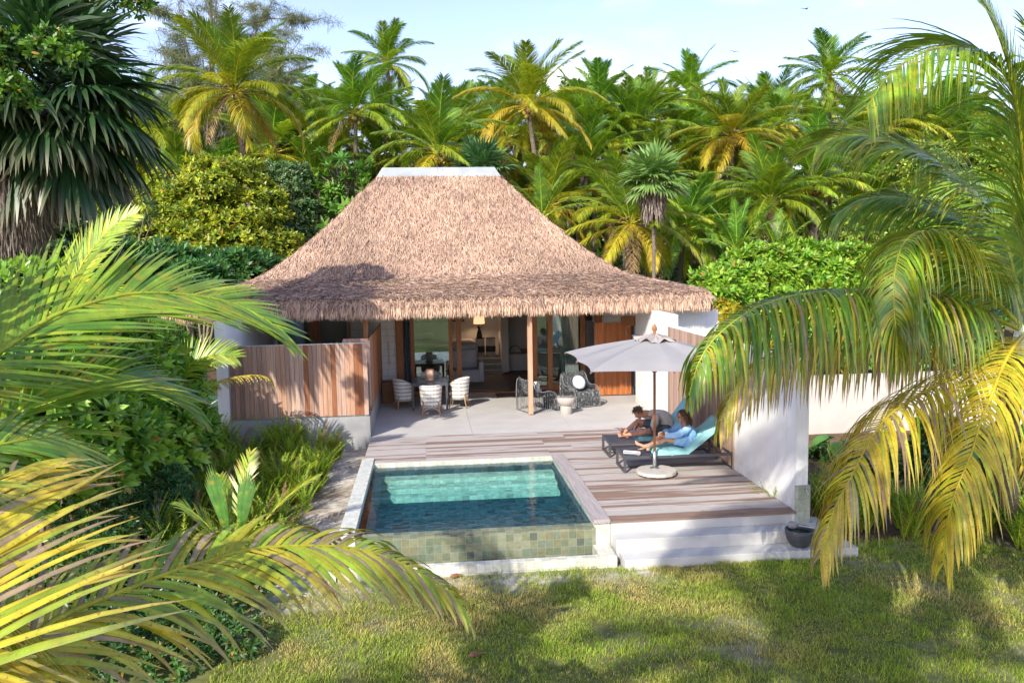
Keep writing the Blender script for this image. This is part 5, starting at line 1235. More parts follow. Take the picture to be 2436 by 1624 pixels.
for s, hp, kn, an, toe in LG: hp, kn = vv(*hp), vv(*kn); limb(b, [hp+vv(.03, 0, -.02), hp.lerp(kn, .4), hp.lerp(kn, .66)], [.125, .108, .094])
limb(b, [vv(4.76, 16.1, .48), vv(4.76, 16.34, .48)], [.15, .15]); flesh('shorts', b, mat('slate_shorts', (.10, .125, .14), (.07, .09, .105), 6, rough=.9), mn, .007, 4, .005, 3.0)
rng = NR(5); roots = []; dirs = []
fm = vv(-.74, -.12, -.66).normalized(); um_ = vv(-.62, 0, .78); um_ = (um_-fm*um_.dot(fm)).normalized(); rm = fm.cross(um_)
for i in range(800):
    d = Vector(rng.normal(0, 1, 3)).normalized(); a, c_ = d.dot(fm), d.dot(um_)
    if c_ < -.35 or (a > .35 and c_ < .45): continue
    r = Pm(-.012, 0, .028)+fm*(a*.098)+rm*(d.dot(rm)*.078)+um_*(c_*.092); t = (d*.5+fm*.5+Vector(rng.normal(0, .35, 3))).normalized(); roots.append(tuple(r)); dirs.append(tuple(t))
hg = hair_mesh('hair', mn, roots, dirs, rng.uniform(.035, .065, len(roots)), .009, (.17, .115, .075), 3, .1, 4, .12)
cap = MB(); blob(cap, Pm(-.022, 0, .036), (.094, .079, .090), (fm, rm, um_), 20, 12)
hg.add([tuple(v) for v in cap.v], [f for f in cap.f if len(f) == 4], [f for f in cap.f if len(f) == 3], np.tile((.12, .08, .055), (len(cap.v), 1)))
hg.build('hair', attr_mat('light_brown_hair', .35, 30, .6, .3), mn)
for s in (-1, 1): MB().lathe([(.001, -.009), (.009, 0), (.001, .009)], 10, tuple(Pm(.081, s*.030, .006))).build('eye', mat('eye', (.7, .68, .65), (.1, .07, .05), 50, rough=.2), mn, smooth=True)
MB().tube([wr+vv(.02, 0, 0)+vv(0, .036*cos(a), .034*sin(a)) for a in np.linspace(0, 2*pi, 14)], .009, 6).box(wr.x, wr.x+.04, wr.y-.05, wr.y-.034, wr.z-.018, wr.z+.02).build('wrist_watch', M_BLACK, mn)
ph = MB(); ph.bar((4.10, 16.185, .455), (4.15, 16.185, .585), .075, .009, up=(-1, 0, .3)); tag(ph.build('phone', mat('silver_phone', (.45, .47, .50), (.4, .42, .45), rough=.25), None, bevel=.003), 'silver grey phone held in both hands by the seated man', 'phone')
# ================================================================ plants
def atl(x, y, Y, r, rz=None, ry=None):
    p = at(x, y, Y); return (p.x, p.y, p.z, r, ry or r, rz or r*.85)
# ---------------------------------------------------------------- coconut palms of the grove
TH = 12.0
def palm_proto(k, **kw):
    live, dead = coco_crown(100+k, **kw); t = thing('coconut_palm', 'x', 'palm tree', (0, 0, -500))
    o = link('crown', live.mesh('crown'), t, M_FROND)
    if dead.n: link('dead_fronds', dead.mesh('dead_fronds'), t, M_DRY)
    tr = trunk_mb(TH, .17, .11, (random.uniform(-.9, .9), random.uniform(-.6, .6)), k); o = tr.build('trunk', M_BARK, None, smooth=True); o.parent = t
    if kw.get('full', True):
        o = nuts(k).build('coconuts', M_NUT, None, smooth=True); o.parent = t
    return t
PR = [palm_proto(k, yel=(.42, .6, .5, .72, .36, .55)[k], nf=(24, 27, 22, 26, 28, 23)[k], L=(3.7, 3.9, 3.5, 3.8, 3.6, 4.0)[k]) for k in range(6)]
YP = [palm_proto(10+k, L=2.6, nf=9, full=False, yel=.15, young=True, nl=40, ll=.5) for k in range(2)]
used = set()
def put_palm(k, px, py, Y, s, label, group=None, protos=PR, rz=None):
    p = at(px, py, Y); root = protos[k]
    rz = random.uniform(0, 6.28) if rz is None else rz
    if id(root) in used: r = copy_thing(root, p, rz, s, label, group)
    else: r = root; used.add(id(root)); r.location = p; r.rotation_euler = (0, 0, rz); r.scale = (s,)*3; r['label'] = label; r['group'] = group or ''
    if not group and 'group' in r: del r['group']
    h = p.z-gz(p.x, p.y)+.3
    for c in r.children:
        if c.name.startswith('trunk'): c.scale = (1, 1, max(.15, h/(TH*s)))
    return r
heroes = [(1, 560, 222, 35, 1.0, 'large yellow green coconut palm rising behind the leafy bush, left of the roof'),
 (4, 921, 152, 62, .98, 'tall distant coconut palm with a ragged brown skirt above the left roof slope'),
 (0, 845, 273, 44, .98, 'coconut palm with orange nuts just left of the ridge of the roof'),
 (2, 1042, 366, 34, .92, 'upright coconut palm directly behind the zinc ridge cap'),
 (3, 1256, 255, 40, 1.0, 'big coconut palm with clusters of yellow nuts just right of the ridge'),
 (4, 1112, 285, 58, .9, 'slim coconut palm between the two palms over the ridge'),
 (5, 338, 331, 38, .9, 'yellow coconut palm between the dark fan palm and the large left palm'),
 (0, 656, 221, 58, .95, 'pale coconut palm in front of the feathery tree'),
 (3, 1739, 326, 43, .98, 'coconut palm with brown dead heart fronds right of the villa'),
 (4, 1973, 185, 54, 1.05, 'tallest dark coconut palm on the right skyline'),
 (2, 1937, 440, 38, 1.05, 'low wide coconut palm with pale hanging fronds right of centre'),
 (0, 1426, 247, 54, 1.0, 'coconut palm in front of the white cloud'),
 (5, 1497, 310, 48, .95, 'light green coconut palm below the white cloud'),
 (2, 1642, 229, 54, 1.05, 'coconut palm with one tall upright frond on the right skyline'),
 (3, 1500, 535, 33, .95, 'yellow fronded coconut palm behind the thin fan palm'),
 (1, 1395, 400, 42, .9, 'drooping yellow coconut palm close to the right roof slope'),
 (5, 150, 415, 34, .75, 'small yellow coconut palm behind the shaggy trunk'),
 (2, 265, 420, 42, .8, 'shaded coconut palm beside the dark fan palm leaves'),
 (4, 745, 420, 44, .9, 'dark shaded coconut palm behind the frangipani'),
 (1, 1655, 470, 47, .9, 'shaded coconut palm low in the grove behind the bright hedge')]
for k, x, y, Y, s, lb in heroes: put_palm(k, x, y, Y, s, lb)
for i, (x, y, Y, s, lb) in enumerate([(1752, 600, 30, .85, 'young coconut palm with upright bright fronds behind the hedge'), (1850, 610, 31, .75, 'second young palm right behind the bright green hedge'), (1290, 520, 33, .9, 'young palm growing beside the upper right roof slope'), (405, 480, 31, .8, 'young pale palm above the yellow green bush')]):
    put_palm(i % 2, x, y, Y, s, lb, protos=YP)
rng = NR(42); GRP = 'coconut palms filling the grove'
fill = []
for x in np.arange(30, 2500, 96): fill.append((x+rng.normal(0, 22), rng.uniform(285, 345), rng.uniform(52, 66)))
for x in np.arange(60, 2500, 105): fill.append((x+rng.normal(0, 25), rng.uniform(360, 450), rng.uniform(44, 54)))
for x in np.arange(620, 2450, 150): fill.append((x+rng.normal(0, 25), rng.uniform(240, 290), rng.uniform(66, 78)))
for x in (1330, 1450, 1600, 1700, 1830, 2030, 2120, 2230, 2330, 2420, 640, 520, 420, 180): fill.append((x+rng.normal(0, 20), rng.uniform(470, 560), rng.uniform(37, 43)))
for x in np.arange(100, 2500, 118): fill.append((x+rng.normal(0, 25), rng.uniform(300, 390), rng.uniform(47, 51)))
for i, (x, y, Y) in enumerate(fill): put_palm(int(rng.integers(0, 6)), x, y, Y, rng.uniform(.85, 1.08), 'coconut palm in the dense grove behind the villa', GRP)
# ---------------------------------------------------------------- understorey
def stuff_cloud(name, label, pts_fn, n, ll, lw, c0, c1, seed, nleaf=7, sp=(20, 90)):
    rng = NR(seed); P, A = pts_fn(rng, n); g = G(); g.addt(rosettes(rng, P, A, nleaf, ll, lw, c0, c1, sp)); o = g.build(name, M_LEAF, None); tag(o, label, 'undergrowth', kind='stuff')
def und(rng, n):
    x = rng.uniform(-28, 40, n); y = rng.uniform(32, 70, n); h = 1.2+1.8*vnoise(x+60, y, 4, 9)+(y-32)*.07; z = rng.uniform(0, 1, n)**.6*h
    return np.stack([x, y, z], 1), nrm(rng.normal(0, .5, (n, 3))+np.array((0, -.3, .9)))
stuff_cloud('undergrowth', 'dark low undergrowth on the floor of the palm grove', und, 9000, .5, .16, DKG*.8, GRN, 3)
def und2(rng, n):
    x = rng.uniform(-60, 90, n); y = rng.uniform(76, 92, n); z = rng.uniform(-.2, 1, n)*(11+3*vnoise(x+90, y, 9, 10))
    return np.stack([x, y, z], 1), nrm(rng.normal(0, .5, (n, 3))+np.array((0, -.8, .5)))
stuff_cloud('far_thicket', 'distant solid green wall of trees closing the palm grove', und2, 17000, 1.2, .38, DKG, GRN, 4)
# ---------------------------------------------------------------- broadleaf trees and hedges
BT = [M_LEAF, M_TWIG]
bush('leafy_tree', 'round yellow green broadleaf tree in full sun left of the roof', 'tree',
     [atl(*q) for q in ((520, 450, 29, 1.25), (600, 500, 29.5, 1.2), (440, 520, 29, 1.3), (350, 570, 28.5, 1.2), (560, 590, 28.5, 1.4), (285, 600, 28, 1.1), (460, 620, 28, 1.4), (650, 600, 29, 1.0), (400, 465, 30, .9), (570, 420, 30, .8), (240, 560, 29, .9))],
     6200, BT, .17, .075, 7, (.10, .20, .02), (.46, .48, .035), 11, 7, spread=(20, 85))
bush('leafy_tree', 'grey green small leaved tree between the yellow green tree and the roof', 'tree', [atl(*q) for q in ((690, 440, 31, .9), (710, 510, 31, .85), (655, 560, 30.5, .9), (740, 570, 31, .7), (640, 420, 32, .6))],
     2600, BT, .12, .055, 7, (.05, .13, .045), (.20, .30, .12), 12, 5)
def branchy(name, label, cat, base, tips, ll, lw, c0, c1, seed, nleaf=16, r0=.07, per=1, spread=(30, 95), cr=.18):
    rng = NR(seed); b = Vector(base); t = thing(name, label, cat, b); s = MB(); P = []; A = []
    top = sum((Vector(q) for q in tips), Vector())/len(tips); fork = b.lerp(top, .55); s.tube([b, b.lerp(fork, .5)+Vector((.06, 0, 0)), fork], [r0, r0*.8, r0*.6], 8)
    for q in tips:
        q = Vector(q); mid = fork.lerp(q, .5)+Vector(rng.normal(0, .1, 3)); s.tube([fork, mid, q], [r0*.5, r0*.35, r0*.22], 6)
        for k in range(per):
            e = q+Vector(rng.normal(0, cr, 3)); s.tube([mid.lerp(q, .6), e], [r0*.2, r0*.12], 5); P.append(e); A.append((e-mid).normalized()+Vector((0, 0, .5)))
    s.build('trunk', M_TWIG, t, smooth=True); g = G(); g.addt(rosettes(rng, np.array(P), np.array([tuple(a) for a in A]), nleaf, ll, lw, c0, c1, spread, K=3)); g.build('foliage', M_LEAF, t); return t
branchy('frangipani', 'bright frangipani tree with forked grey branches left of the ridge', 'tree', at(835, 600, 31), [at(x, y, 31+d) for x, y, d in ((800, 395, 0), (850, 400, .4), (825, 425, .2), (870, 420, 0), (745, 460, 0), (780, 450, .3), (800, 475, .2), (850, 470, -.3), (775, 490, 0), (730, 555, .3), (760, 540, 0), (830, 385, .3), (790, 420, 0), (815, 455, .2))],
        .34, .10, (.06, .20, .03), (.20, .38, .05), 21, 17, .12, 5, cr=.3)
branchy('frangipani', 'thin young frangipani standing before the yellow green tree', 'tree', at(337, 700, 24), [at(x, y, 24+d) for x, y, d in ((345, 505, 0), (325, 515, .3), (365, 520, 0), (285, 597, 0), (310, 590, .2), (395, 600, .2), (415, 605, 0), (370, 600, -.1))], .26, .08, (.03, .10, .03), (.10, .2, .05), 22, 17, .035, 2)
H0, H1 = (.09, .26, .03), (.36, .54, .06)
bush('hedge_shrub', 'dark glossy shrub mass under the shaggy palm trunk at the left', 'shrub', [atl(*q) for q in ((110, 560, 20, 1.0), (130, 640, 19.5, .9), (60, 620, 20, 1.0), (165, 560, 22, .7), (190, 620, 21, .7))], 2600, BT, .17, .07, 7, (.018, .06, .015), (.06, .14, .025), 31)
bush('hedge_shrub', 'blue green shrub row below the yellow green tree', 'hedge', [atl(*q) for q in ((230, 670, 22, .9), (310, 665, 22.5, .9), (390, 660, 23, .9), (470, 665, 24, .8), (560, 655, 25, .8), (610, 650, 26, .7), (480, 690, 22, .8))], 2400, BT, .24, .085, 10, (.03, .12, .03), (.10, .24, .05), 32)
bush('hedge_shrub', 'bright broad leaved beach shrub at the left edge above the palm frond', 'shrub', [atl(*q) for q in ((20, 740, 13, .8), (90, 740, 13.5, .75), (30, 820, 12.5, .8), (130, 790, 13.5, .7), (180, 770, 15, .7), (100, 860, 13, .7))], 1500, BT, .21, .09, 10, H0, H1, 33)
bush('hedge_shrub', 'large glossy beach shrub filling the slope between the fronds and the villa', 'shrub', [atl(*q) for q in ((290, 870, 16, .95), (370, 920, 16.5, .85), (240, 930, 14.5, 1.0), (400, 1000, 16.5, .7), (330, 1010, 15, .9), (430, 1050, 16.5, .65), (230, 1050, 13.5, .9), (350, 1090, 14.5, .75), (130, 1000, 12.5, .9), (60, 930, 12, .9), (400, 850, 18, .55), (60, 1100, 11.5, .8), (180, 1130, 12.5, .7))], 5600, BT, .21, .09, 10, H0, H1, 34)
bush('hedge_shrub', 'bright sunlit beach shrub hedge right of the roof edge', 'hedge', [atl(*q) for q in ((1700, 700, 24, .8), (1760, 675, 25, 1.0), (1830, 655, 25.5, 1.1), (1900, 650, 26, 1.1), (1975, 650, 26, 1.1), (2050, 660, 26, 1.0), (1770, 750, 24.5, .9), (1850, 740, 25, 1.0), (1940, 740, 25, 1.0), (2040, 750, 25, 1.0), (1730, 790, 24, .8), (1820, 830, 24, .9), (1920, 830, 24, .9), (2120, 720, 25, 1.0))], 6000, BT, .22, .085, 10, (.10, .28, .02), (.34, .50, .05), 35, mixp=1.1)
bush('croton_shrub', 'yellow and orange leaved shrub beside the end of the roof', 'shrub', [atl(*q) for q in ((1735, 770, 23, .5), (1760, 800, 22.8, .5), (1720, 740, 23.4, .4), (1800, 840, 22.6, .5))], 700, BT, .15, .07, 8, (.18, .26, .02), (.62, .42, .03), 36)
bush('leafy_tree', 'bright yellow green broadleaf trees behind the right hand coconut fronds', 'tree', [atl(*q) for q in ((2060, 540, 32, 1.4), (2200, 520, 33, 1.7), (2300, 450, 33, 1.7), (2120, 630, 31, 1.3), (2250, 640, 31, 1.6), (2360, 570, 31, 1.7), (2410, 420, 32, 1.7), (2180, 400, 35, 1.5), (2400, 700, 30, 1.5))], 4200, BT, .24, .09, 8, (.08, .20, .02), (.36, .42, .04), 37)
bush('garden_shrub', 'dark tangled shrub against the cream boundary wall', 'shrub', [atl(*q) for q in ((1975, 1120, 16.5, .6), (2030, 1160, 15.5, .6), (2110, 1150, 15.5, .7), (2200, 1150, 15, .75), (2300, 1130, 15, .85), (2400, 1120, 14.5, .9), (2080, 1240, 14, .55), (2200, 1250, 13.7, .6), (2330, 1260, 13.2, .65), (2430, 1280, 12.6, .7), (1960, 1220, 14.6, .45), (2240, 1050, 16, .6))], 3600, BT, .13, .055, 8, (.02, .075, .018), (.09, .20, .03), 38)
bush('feathery_shrub', 'blue green fine leaved shrub at the left edge of the fern bed', 'shrub', [atl(*q) for q in ((395, 1140, 14, .33), (420, 1180, 13.6, .33), (370, 1230, 13.2, .35), (440, 1110, 14.5, .25), (350, 1290, 12.6, .35), (460, 1080, 15, .2))], 1500, BT, .075, .022, 12, (.03, .12, .035), (.10, .24, .07), 39)
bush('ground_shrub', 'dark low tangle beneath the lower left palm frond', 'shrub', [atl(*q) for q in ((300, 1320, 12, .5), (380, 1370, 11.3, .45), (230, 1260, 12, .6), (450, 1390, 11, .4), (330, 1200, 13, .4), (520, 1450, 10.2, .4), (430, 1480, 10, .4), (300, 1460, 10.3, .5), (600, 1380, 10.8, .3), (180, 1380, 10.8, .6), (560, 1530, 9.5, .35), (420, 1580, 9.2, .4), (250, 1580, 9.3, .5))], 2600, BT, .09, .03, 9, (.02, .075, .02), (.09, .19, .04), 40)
bush('hedge_shrub', 'mid green shrub mass rising behind the cream boundary wall', 'hedge', [atl(*q) for q in ((1960, 850, 21, 1.0), (2060, 840, 21.5, 1.1), (2170, 840, 21.5, 1.1), (2280, 830, 21.5, 1.1), (2390, 830, 21.5, 1.2), (2450, 860, 21, 1.1), (2120, 770, 23, 1.1), (2250, 760, 23, 1.2), (2380, 750, 23, 1.2))], 3600, BT, .22, .085, 9, (.04, .14, .02), (.18, .34, .04), 45)
# taro, big leaves
def taro(loc, label, n, L, seed, c0=(.05, .20, .03), c1=(.14, .32, .05)):
    rng = NR(seed); t = thing('broad_leaf_plant', label, 'plant', loc); g = G(); s = MB()
    for i in range(n):
        az = i*2.4+rng.normal(0, .2); h = L*rng.uniform(.7, 1.3); o = L*.45; tip = Vector(loc)+Vector((cos(az)*o, sin(az)*o, h)); s.tube([Vector(loc), Vector(loc).lerp(tip, .6)+Vector((0, 0, .12)), tip], [.022, .014, .008], 6)
        d = np.array([(cos(az), sin(az), -.25)]); w = np.array([(-sin(az), cos(az), 0)])
        c = lerp(np.array(c0), np.array(c1), rng.random()); g.addt(strips(np.array([tuple(tip)])-d*.1, d, w, L*.75, L*.5, 6, .14, c, c*.9, fold=.25, wp=[.35, .95, 1.0, .9, .7, .4]))
    g.build('leaves', M_LEAF, t, smooth=True); s.build('stems', mat('green_stem', (.25, .32, .06)), t); return t
p = at(1985, 1110, 15.8); taro((p.x, p.y, gz(p.x, p.y)), 'large heart leaved plant beside the end of the white garden wall', 8, .62, 3)
p = at(2350, 1180, 13.5); taro((p.x, p.y, gz(p.x, p.y)), 'big leaved plant in the shade under the right palm', 7, .8, 4, (.03, .13, .03), (.08, .2, .04))
# ---------------------------------------------------------------- ferns
def fern(k):
    rng = NR(200+k); g = G(); n = 15
    for i in range(n):
        az = i*2.4+rng.normal(0, .2); r = rach_curve(rng.uniform(.45, .75), az, R_(rng.uniform(62, 88)), R_(rng.uniform(15, 70)), 7)
        merge(g, frond(rng, r, 28, .078, .026, np.clip(rng.normal(.2, .14), 0, 1.0) if rng.random() > .05 else 1.8, sag=.05, K=1, t0=.1, rad=.004, brown=.05, fwd=.25, fwdtip=.8, tipl=.25))
    return tag(link('fern', g.mesh('fern'), None, M_FERN), 'x', 'fern')
FR = [fern(k) for k in range(5)]; usedf = set()
def put_fern(k, loc, s, label, group):
    if k in usedf: o = FR[k].copy(); COL.objects.link(o)
    else: o = FR[k]; usedf.add(k)
    o.location = loc; o.rotation_euler = (random.uniform(-.1, .1), random.uniform(-.1, .1), random.uniform(0, 6.28)); o.scale = (s, s, s*random.uniform(.9, 1.25)); o['label'] = label; o['group'] = group
rng = NR(61); cnt = 0
while cnt < 230:
    x = rng.uniform(-5.6, -1.6); y = rng.uniform(11.4, 18.6)
    if x > -1.95-.35*vnoise(x, y, .8, 5)+.15*(y-15)/3: continue
    if x < -5.5+.25*(18.6-y)*0-.0: continue
    if x < -3.9 and y > 16.8 and rng.random() < .5: continue
    put_fern(int(rng.integers(0, 5)), (x, y, gz(x, y)-.02), rng.uniform(.65, 1.35), 'sword fern in the planting bed between the pool and the privacy screen', 'sword ferns left of the pool'); cnt += 1
for i in range(46):
    t = rng.random(); x = 6.1+3.6*t+rng.normal(0, .2); y = 12.55-2.0*t+abs(rng.normal(0, .7)); 
    if x < 6.4 and y < 12.4: continue
    put_fern(int(rng.integers(0, 5)), (x, y, gz(x, y)-.02), rng.uniform(.8, 1.5), 'sword fern on the shaded lawn edge below the right palm', 'sword ferns right of the lawn')
# young coconut seedling in the bed
p = at(560, 1330, 12.1); sl = thing('coconut_seedling', 'young coconut seedling with broad unsplit leaves and grey dried tips in the fern bed', 'plant', (p.x, p.y, gz(p.x, p.y)))
g = G(); rng = NR(8); b0 = np.array((p.x, p.y, gz(p.x, p.y)))
for az, el, L_, ag, br in ((1.3, 84, 1.75, .55, 1.0), (.25, 62, 1.8, .5, .9), (2.9, 66, 1.3, .35, .2), (-.5, 58, 1.2, .5, .3), (4.4, 60, 1.1, .45, .3), (2.0, 72, 1.5, .4, .5)):
    r = rach_curve(L_, az, R_(el), R_(40), 9)+b0; merge(g, frond(rng, r, 18, .42, .035, ag, sag=.12, K=3, t0=.45, rad=.016, brown=br, fwd=1.0, fwdtip=2.0))
for az, el, L_ in ((2.6, 76, 1.05), (.6, 80, .95)):
    d = np.array([(cos(az)*cos(R_(el)), sin(az)*cos(R_(el)), sin(R_(el)))]); w = np.array([(1.0, -.15, 0)]); s0 = b0+d[0]*.62
    g.addt(tube_np(np.array([b0, s0]), .014, 5, (.5, .3, .05))); c = np.array((.06, .20, .02)); q = np.linspace(-1, 1, 11); dd = d+w*q[:, None]*.13; g.addt(strips(np.repeat(s0[None], 11, 0)+w*q[:, None]*.035, dd, w+np.array([(0, 0, .5)])*np.where(np.arange(11) % 2, 1, -1)[:, None], L_*(1-.28*np.abs(q)), .034, 6, .05, c*rng.uniform(.8, 1.25, (11, 1)), c*.9, wp=[.6, 1, 1.1, 1.1, 1, .7]))
g.build('leaves', M_FROND_NEAR, sl)
# ---------------------------------------------------------------- fan palms
M_FAN = attr_mat('fan_leaf', .2, 4, .4, .5, .2, tboost=1.3)
def fan_palm(name, label, hub, base, n, R, stem, seed, elr, cols, r0=.12, droop=.25, spread=R_(125), shag=None, nseg=30):
    rng = NR(seed); hub = np.array(hub); t = thing(name, label, 'palm tree', tuple(base)); g = G()
    for i in range(n):
        u = (i+.5)/n; az = i*2.39996+rng.normal(0, .15); el = R_(lerp(elr[0], elr[1], u)+rng.normal(0, 6))
        d = np.array((cos(az)*cos(el), sin(az)*cos(el), sin(el))); up = np.array((-cos(az)*sin(el), -sin(az)*sin(el), cos(el)))
        c = lerp(np.array(cols[0]), np.array(cols[1]), rng.random())
        fan_leaf(rng, g, hub, d, up, R*rng.uniform(.85, 1.1), nseg, spread, droop*lerp(.5, 1.3, u), c, lerp(c, GRY*.8, min(1, .1+.8*u*u)), stem*rng.uniform(.8, 1.15))
    g.build('crown', M_FAN, t)
    b = Vector(base); h = Vector(hub); MB().tube([b, b.lerp(h, .5)+Vector((.03, 0, 0)), h], [r0*1.15, r0, r0*.9], 10).build('trunk', M_BARK, t, smooth=True)
    if shag is not None:
        s = G(); n2 = shag['n']; q = rng.uniform(0, 1, n2); az = rng.uniform(0, 6.28, n2); rad = lerp(shag['r1'], shag['r0'], q)*rng.uniform(.75, 1.05, n2); a = np.array(shag['bot']); e = np.array(shag['top'])
        P = a+(e-a)*q[:, None]+np.stack([np.cos(az)*rad, np.sin(az)*rad, np.zeros(n2)], 1); D = np.stack([np.cos(az)*.12, np.sin(az)*.12, -np.ones(n2)], 1)+rng.normal(0, .08, (n2, 3))
        W = np.stack([-np.sin(az), np.cos(az), np.zeros(n2)], 1)+rng.normal(0, .4, (n2, 3)); c = lerp(np.array((.30, .25, .21)), np.array((.14, .11, .09)), rng.random((n2, 1)))
        s.addt(strips(P, D, W, rng.uniform(.3, .7, n2), shag['w'], 3, .0, c, c*1.2, jit=.08, rng=rng)); s.build('dead_leaf_skirt', M_DRY, t)
    return t
b = at(-60, 1000, 15); b.z = gz(b.x, b.y)
fan_palm('fan_palm', 'huge dark fan palm with a shaggy grey skirted trunk at the left edge', at(105, 225, 15), b, 44, 1.5, .95, 5, (65, -62), ((.014, .05, .018), (.04, .11, .03)), .22, .30, R_(118),
         dict(n=5200, top=at(60, 420, 15), bot=at(-30, 700, 15), r0=.66, r1=.12, w=.022), 46)
hb = at(1554, 418, 30); b = at(1553, 690, 30); b.z = gz(b.x, b.y)
fan_palm('fan_palm', 'slender fan palm with a pale thin trunk standing right of the roof', hb, b, 26, .95, .55, 6, (75, -45), ((.10, .22, .05), (.2, .34, .08)), .07, .14, R_(120), dict(n=420, top=at(1554, 440, 30), bot=at(1552, 505, 30), r0=.5, r1=.35, w=.06), 26)
hb = at(1145, 400, 33); b = Vector((hb.x, hb.y, .0))
fan_palm('fan_palm', 'fan palm crown showing just behind the right end of the ridge cap', hb, b, 14, 1.0, .55, 7, (80, 5), ((.05, .16, .05), (.1, .24, .08)), .09, .1, R_(110), None, 26)
# broadleaf canopy over the dark fan palm
bush('canopy_tree', 'dark glossy broadleaf tree overhanging the fan palm in the top left corner', 'tree', [atl(*q) for q in ((40, 10, 15.5, .55), (150, 0, 16, .5), (250, -10, 16, .5), (330, 20, 16, .28), (130, 120, 12.6, .30), (185, 140, 12.5, .17), (25, 215, 12.3, .24), (70, 255, 12.3, .14), (10, 120, 13.5, .3), (-60, 150, 13.5, .7))],
     1500, BT, .11, .048, 8, (.02, .08, .012), (.16, .32, .03), 44, 3, base=(-12.5, 15, gz(-12.5, 15)))
# feathery casuarina
def casuarina():
    rng = NR(91); b = at(470, 560, 47); b.z = 0; t = thing('casuarina_tree', 'tall wispy grey green needle tree against the sky at the upper left', 'tree', b)
    s = MB(); top = at(500, -60, 47); s.tube([b, b.lerp(top, .5)+Vector((.4, 0, 0)), top], [.3, .2, .06], 8); g = G(); P = []; 
    ends = [(760, 50), (735, 150), (700, 30), (650, 80), (600, 10), (560, 60), (430, 40), (360, 20), (390, 110), (350, 170), (480, 20), (690, 215), (720, 90), (640, 180), (560, 150), (450, 190), (400, 250), (660, -20), (520, -30), (420, -20), (750, 120), (610, 60), (370, 70), (500, 110), (440, 110), (345, 230), (600, 230)]
    for i, (x, y) in enumerate(ends):
        e = at(x, y, 47+rng.normal(0, 1.2)); a = b.lerp(top, .35+.55*rng.random()); m = a.lerp(e, .55)+Vector((0, 0, .35)); s.tube([a, m, e], [.07, .04, .012], 5)
        for k in range(17):
            q = m.lerp(e, rng.uniform(-.5, 1.05)); d = Vector(rng.normal(0, 1, 3)); d.z = abs(d.z)*.3-.1; f = q+d.normalized()*rng.uniform(.5, 1.3); s.tube([q, f], [.014, .005], 4)
            for w in np.linspace(.1, 1, 9): P.append(q.lerp(f, w))
    P = np.repeat(np.array([tuple(q) for q in P]), 10, 0); P = P+rng.normal(0, .10, P.shape); n = len(P)
    D = rng.normal(0, .75, (n, 3))+np.array((.1, 0, -.25)); c = lerp(np.array((.10, .15, .06)), np.array((.24, .27, .12)), rng.random((n, 1)))
    g.addt(strips(P, D, rng.normal(0, 1, (n, 3)), rng.uniform(.22, .55, n), .022, 2, .25, c, c)); g.build('foliage', M_FERN, t); s.build('branches', M_TWIG, t)
casuarina()
# ---------------------------------------------------------------- near palms: each frond a part
def near_frond(parent, ctrl, seed, nl, ll, lw, age, sag, fwd, fwdtip, roll=0, t0=.1, brown=.3, K=6, fold=.22, jit=.03, patch=.0, tipl=.35, rad=.022, missing=0, label=None, lift=.2, dead=0):
    r = resample([tuple(at(x, y, Y)) for x, y, Y in ctrl], 34)
    g = frond(NR(seed), r, nl, ll, lw, age, sag, K, t0, rad, fold, fwd, fwdtip, lift, brown, None, jit, missing, tipl, patch, roll=R_(roll), dead=dead)
    o = g.build('frond', M_FROND_NEAR, parent)
    if label: o['label'] = label
    return o
cx = at(-420, 1010, 3.6)
lp = thing('coconut_palm', 'near coconut palm just off the left edge, its big green and yellow fronds reaching in', 'palm tree', (cx.x, cx.y, gz(cx.x, cx.y)))
MB().tube([(cx.x-.3, cx.y-.4, -.6), (cx.x-.1, cx.y-.2, 1.4), (cx.x, cx.y, cx.z)], [.2, .15, .13], 12).build('trunk', M_BARK, lp, smooth=True)
C0 = (-420, 1010, 3.6)
near_frond(lp, [C0, (-180, 930, 4.1), (0, 835, 4.5), (121, 755, 4.75), (207, 724, 4.9), (293, 702, 5.1), (362, 697, 5.25), (431, 700, 5.4), (518, 712, 5.55), (575, 730, 5.65), (625, 756, 5.7), (672, 786, 5.75)], 1, 72, .80, .034, .22, .045, .95, 2.1, 38, .14, .08, 6, .22, .012, lift=.1)
near_frond(lp, [C0, (-150, 1080, 4.2), (0, 1018, 4.6), (52, 966, 4.7), (104, 931, 4.8), (155, 907, 4.9), (224, 892, 5.0), (293, 893, 5.15), (362, 911, 5.3), (449, 952, 5.4)], 2, 66, .74, .030, .12, .06, .95, 2.0, 38, .14, .22, 6, .22, .02, patch=.08, lift=.1)
near_frond(lp, [C0, (-380, 1700, 2.7), (-250, 1640, 2.75), (-180, 1500, 2.95), (-120, 1360, 3.2), (-75, 1240, 3.45), (-30, 1160, 3.7), (30, 1120, 3.85)], 3, 64, .98, .034, .84, .085, .35, 1.3, 0, .2, .6, 6, .2, .03, patch=.3, label='yellow palm frond', lift=.0, dead=.12)
near_frond(lp, [C0, (-200, 1640, 3.4), (0, 1560, 3.7), (120, 1480, 3.95), (200, 1440, 4.1), (330, 1390, 4.35), (430, 1350, 4.55), (500, 1333, 4.7), (560, 1312, 4.8), (640, 1301, 4.95), (740, 1297, 5.1), (840, 1303, 5.25), (930, 1328, 5.4), (1010, 1368, 5.5), (1060, 1400, 5.55), (1096, 1436, 5.6)], 4, 96, .82, .042, .56, .20, .85, 1.5, 30, .1, .75, 6, .2, .03, dead=.22, patch=.25, label='arching half yellow palm frond with grey dead leaflets')
